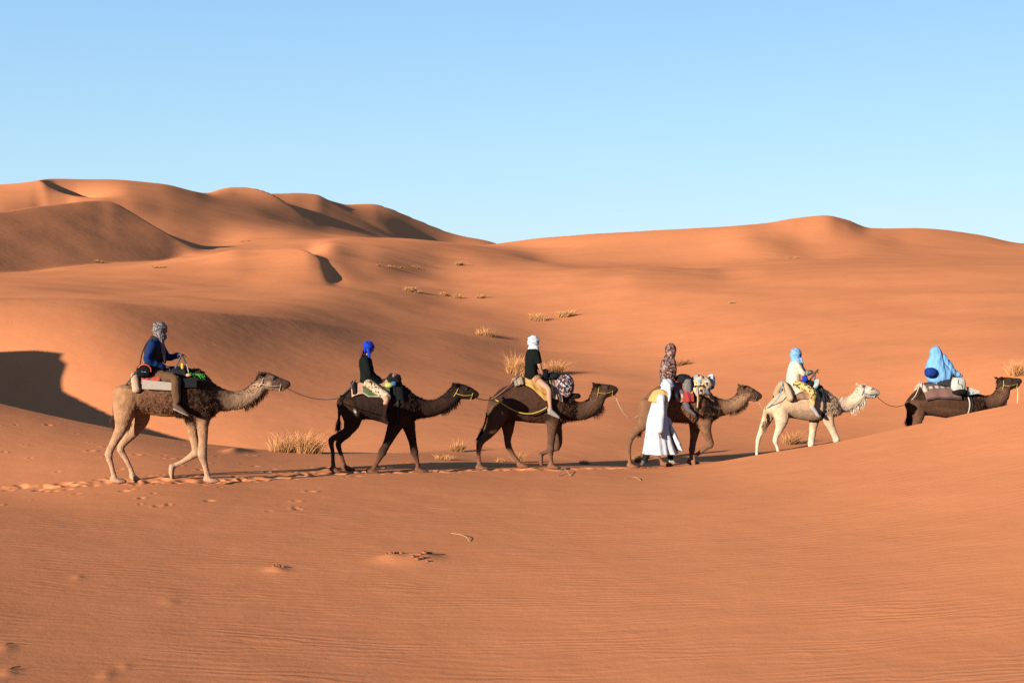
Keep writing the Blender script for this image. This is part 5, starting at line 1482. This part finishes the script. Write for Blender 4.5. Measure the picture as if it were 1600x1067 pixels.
T = [(464, 706, 84, 36, 'large straw coloured grass tuft between the tan and the black camel', 1500, 1.05),
     (810, 586, 38, 36, 'tall dry grass tuft behind the back of the rider in black T-shirt', 520, 1.0),
     (862, 584, 34, 26, 'dry grass tuft just right of the rider in black T-shirt', 420, .95),
     (714, 706, 24, 20, 'dry grass tuft behind the head side of the black camel', 240, .85),
     (692, 718, 26, 12, 'low dry grass beneath the neck of the black camel', 160, .9),
     (812, 722, 22, 20, 'spiky dry grass between the legs of the dark brown camel', 160, .75),
     (912, 725, 18, 12, 'small dry tuft right of the dark brown camel front feet', 160, 1.0),
     (780, 722, 20, 9, 'faint low grass by the hind feet of the dark brown camel', 90, .8),
     (1000, 722, 22, 20, 'dry grass behind the hind leg of the reddish brown camel', 150, .8),
     (1238, 694, 30, 24, 'dry grass tuft seen under the belly of the white camel', 320, .8),
     (1588, 586, 28, 26, 'pale grass tuft above the head of the leading camel', 420, 1.05),
     (1068, 570, 26, 10, 'dark brown dried scrub beside the rider in mottled cloth', 220, .45),
     (757, 524, 34, 13, 'grass tuft on the crest of the long ridge', 300, .95),
     (842, 501, 30, 15, 'left one of the grass tuft pair above the white head wrap', 320, 1.0),
     (882, 495, 26, 13, 'right one of the grass tuft pair above the white head wrap', 320, .95),
     (644, 456, 28, 10, 'bushy tuft at the left end of the row in the bowl', 280, .85),
     (695, 462, 16, 8, 'second tuft in the row crossing the bowl', 150, .85),
     (716, 466, 20, 7, 'third low tuft in the row crossing the bowl', 150, .85),
     (748, 466, 18, 8, 'tuft at the right end of the row in the bowl', 150, .85),
     (718, 415, 18, 9, 'lone tuft above the bowl near the skyline gap', 160, .95),
     (590, 416, 9, 5, 'leftmost of four tiny tufts in a line behind the dark slip face', 60, .95),
     (608, 418, 9, 6, 'second of four tiny tufts in a line behind the dark slip face', 60, .95),
     (627, 419, 8, 5, 'third of four tiny tufts in a line behind the dark slip face', 60, .9),
     (648, 419, 9, 6, 'rightmost of four tiny tufts in a line behind the dark slip face', 60, .85),
     (247, 419, 26, 7, 'low scrub patch below the dark dune on the left', 160, .8),
     (156, 411, 18, 6, 'pale scrub at the foot of the dark dune, far left', 120, .95),
     (381, 378, 18, 4, 'tiny tufts at the foot of the big far dune', 80, .9),
     (1141, 474, 12, 4, 'tiny pale tuft on the bright slope above the mottled rider', 60, 1.0),
     (1240, 404, 30, 6, 'sparse scrub at the foot of the rounded right hand summit', 100, .95)]
for i, (px, py, w, h, lab, n, tone) in enumerate(T):
    tuft(px, py, w, h, lab, int(n*2.6), 40+i, tone, .3, flat=h < 10)

M_TWIG = plain('dry twig', (.26, .15, .07), .9, .1); M_DARKTWIG = plain('dark twig', (.035, .02, .014), .9, .1)
def twig(pts, r, mat, label):
    P = []
    for i, (px, py, dz) in enumerate(pts):
        g = ground_hit(px, py); g[2] += dz; P.append(g)
    o = rope('twig', P, r, mat, sub=4); tag(o, label, 'twig', 'twigs lying on the sand'); return o
twig([(705, 834, .01), (718, 838, .03), (728, 842, .03), (733, 846, .01)], .004, M_TWIG, 'pale bent twig lying above the crumbled sand patch')
twig([(872, 744, .01), (882, 738, .07), (891, 744, .01)], .006, M_TWIG, 'pale arched twig below the front feet of the dark brown camel')
twig([(976, 749, .01), (992, 748, .03), (1001, 751, .01)], .005, M_TWIG, 'thin straw below and right of the arched twig')
twig([(16, 1048, .0), (22, 1046, .015), (32, 1045, .02)], .0045, M_DARKTWIG, 'short dark stick at the bottom left corner')
twig([(8, 1010, .0), (13, 1009, .015), (20, 1009, .015)], .004, M_DARKTWIG, 'short dark stick above the one in the bottom left corner')
M_CLOD = plain('dark clod', (.16, .058, .026), 1.0, .0)
rc = np.random.RandomState(3)
for (px, py, s_) in [(611, 868, .03), (619, 866, .035), (627, 867, .025), (604, 870, .02), (645, 876, .03), (652, 879, .03), (660, 877, .03), (664, 871, .035), (672, 870, .03), (668, 880, .022), (657, 873, .02), (428, 887, .022), (436, 886, .026), (443, 888, .02)]:
    g = ground_hit(px, py); g = np.array([g[0], g[1], float(terrain(g[0], g[1])[0])])
    a = Acc(); a.ball(g + UP*s_*.3, s_*1.3, s_*1.3, s_*.8, seg=9, rows=6); me = a.raw('sand_clod'); folds(me, s_*.35, 60, 60, rc.rand()*9)
    o = place('sand_clod', me, M_CLOD, None, g)
    tag(o, 'small dark clod in the crumbled patch on the rippled foreground sand' if px > 500 else 'small dark clod on the tiny mound left of the crumbled patch', 'clod', 'clods of the crumbled sand patch' if px > 500 else 'clods on the tiny mound')
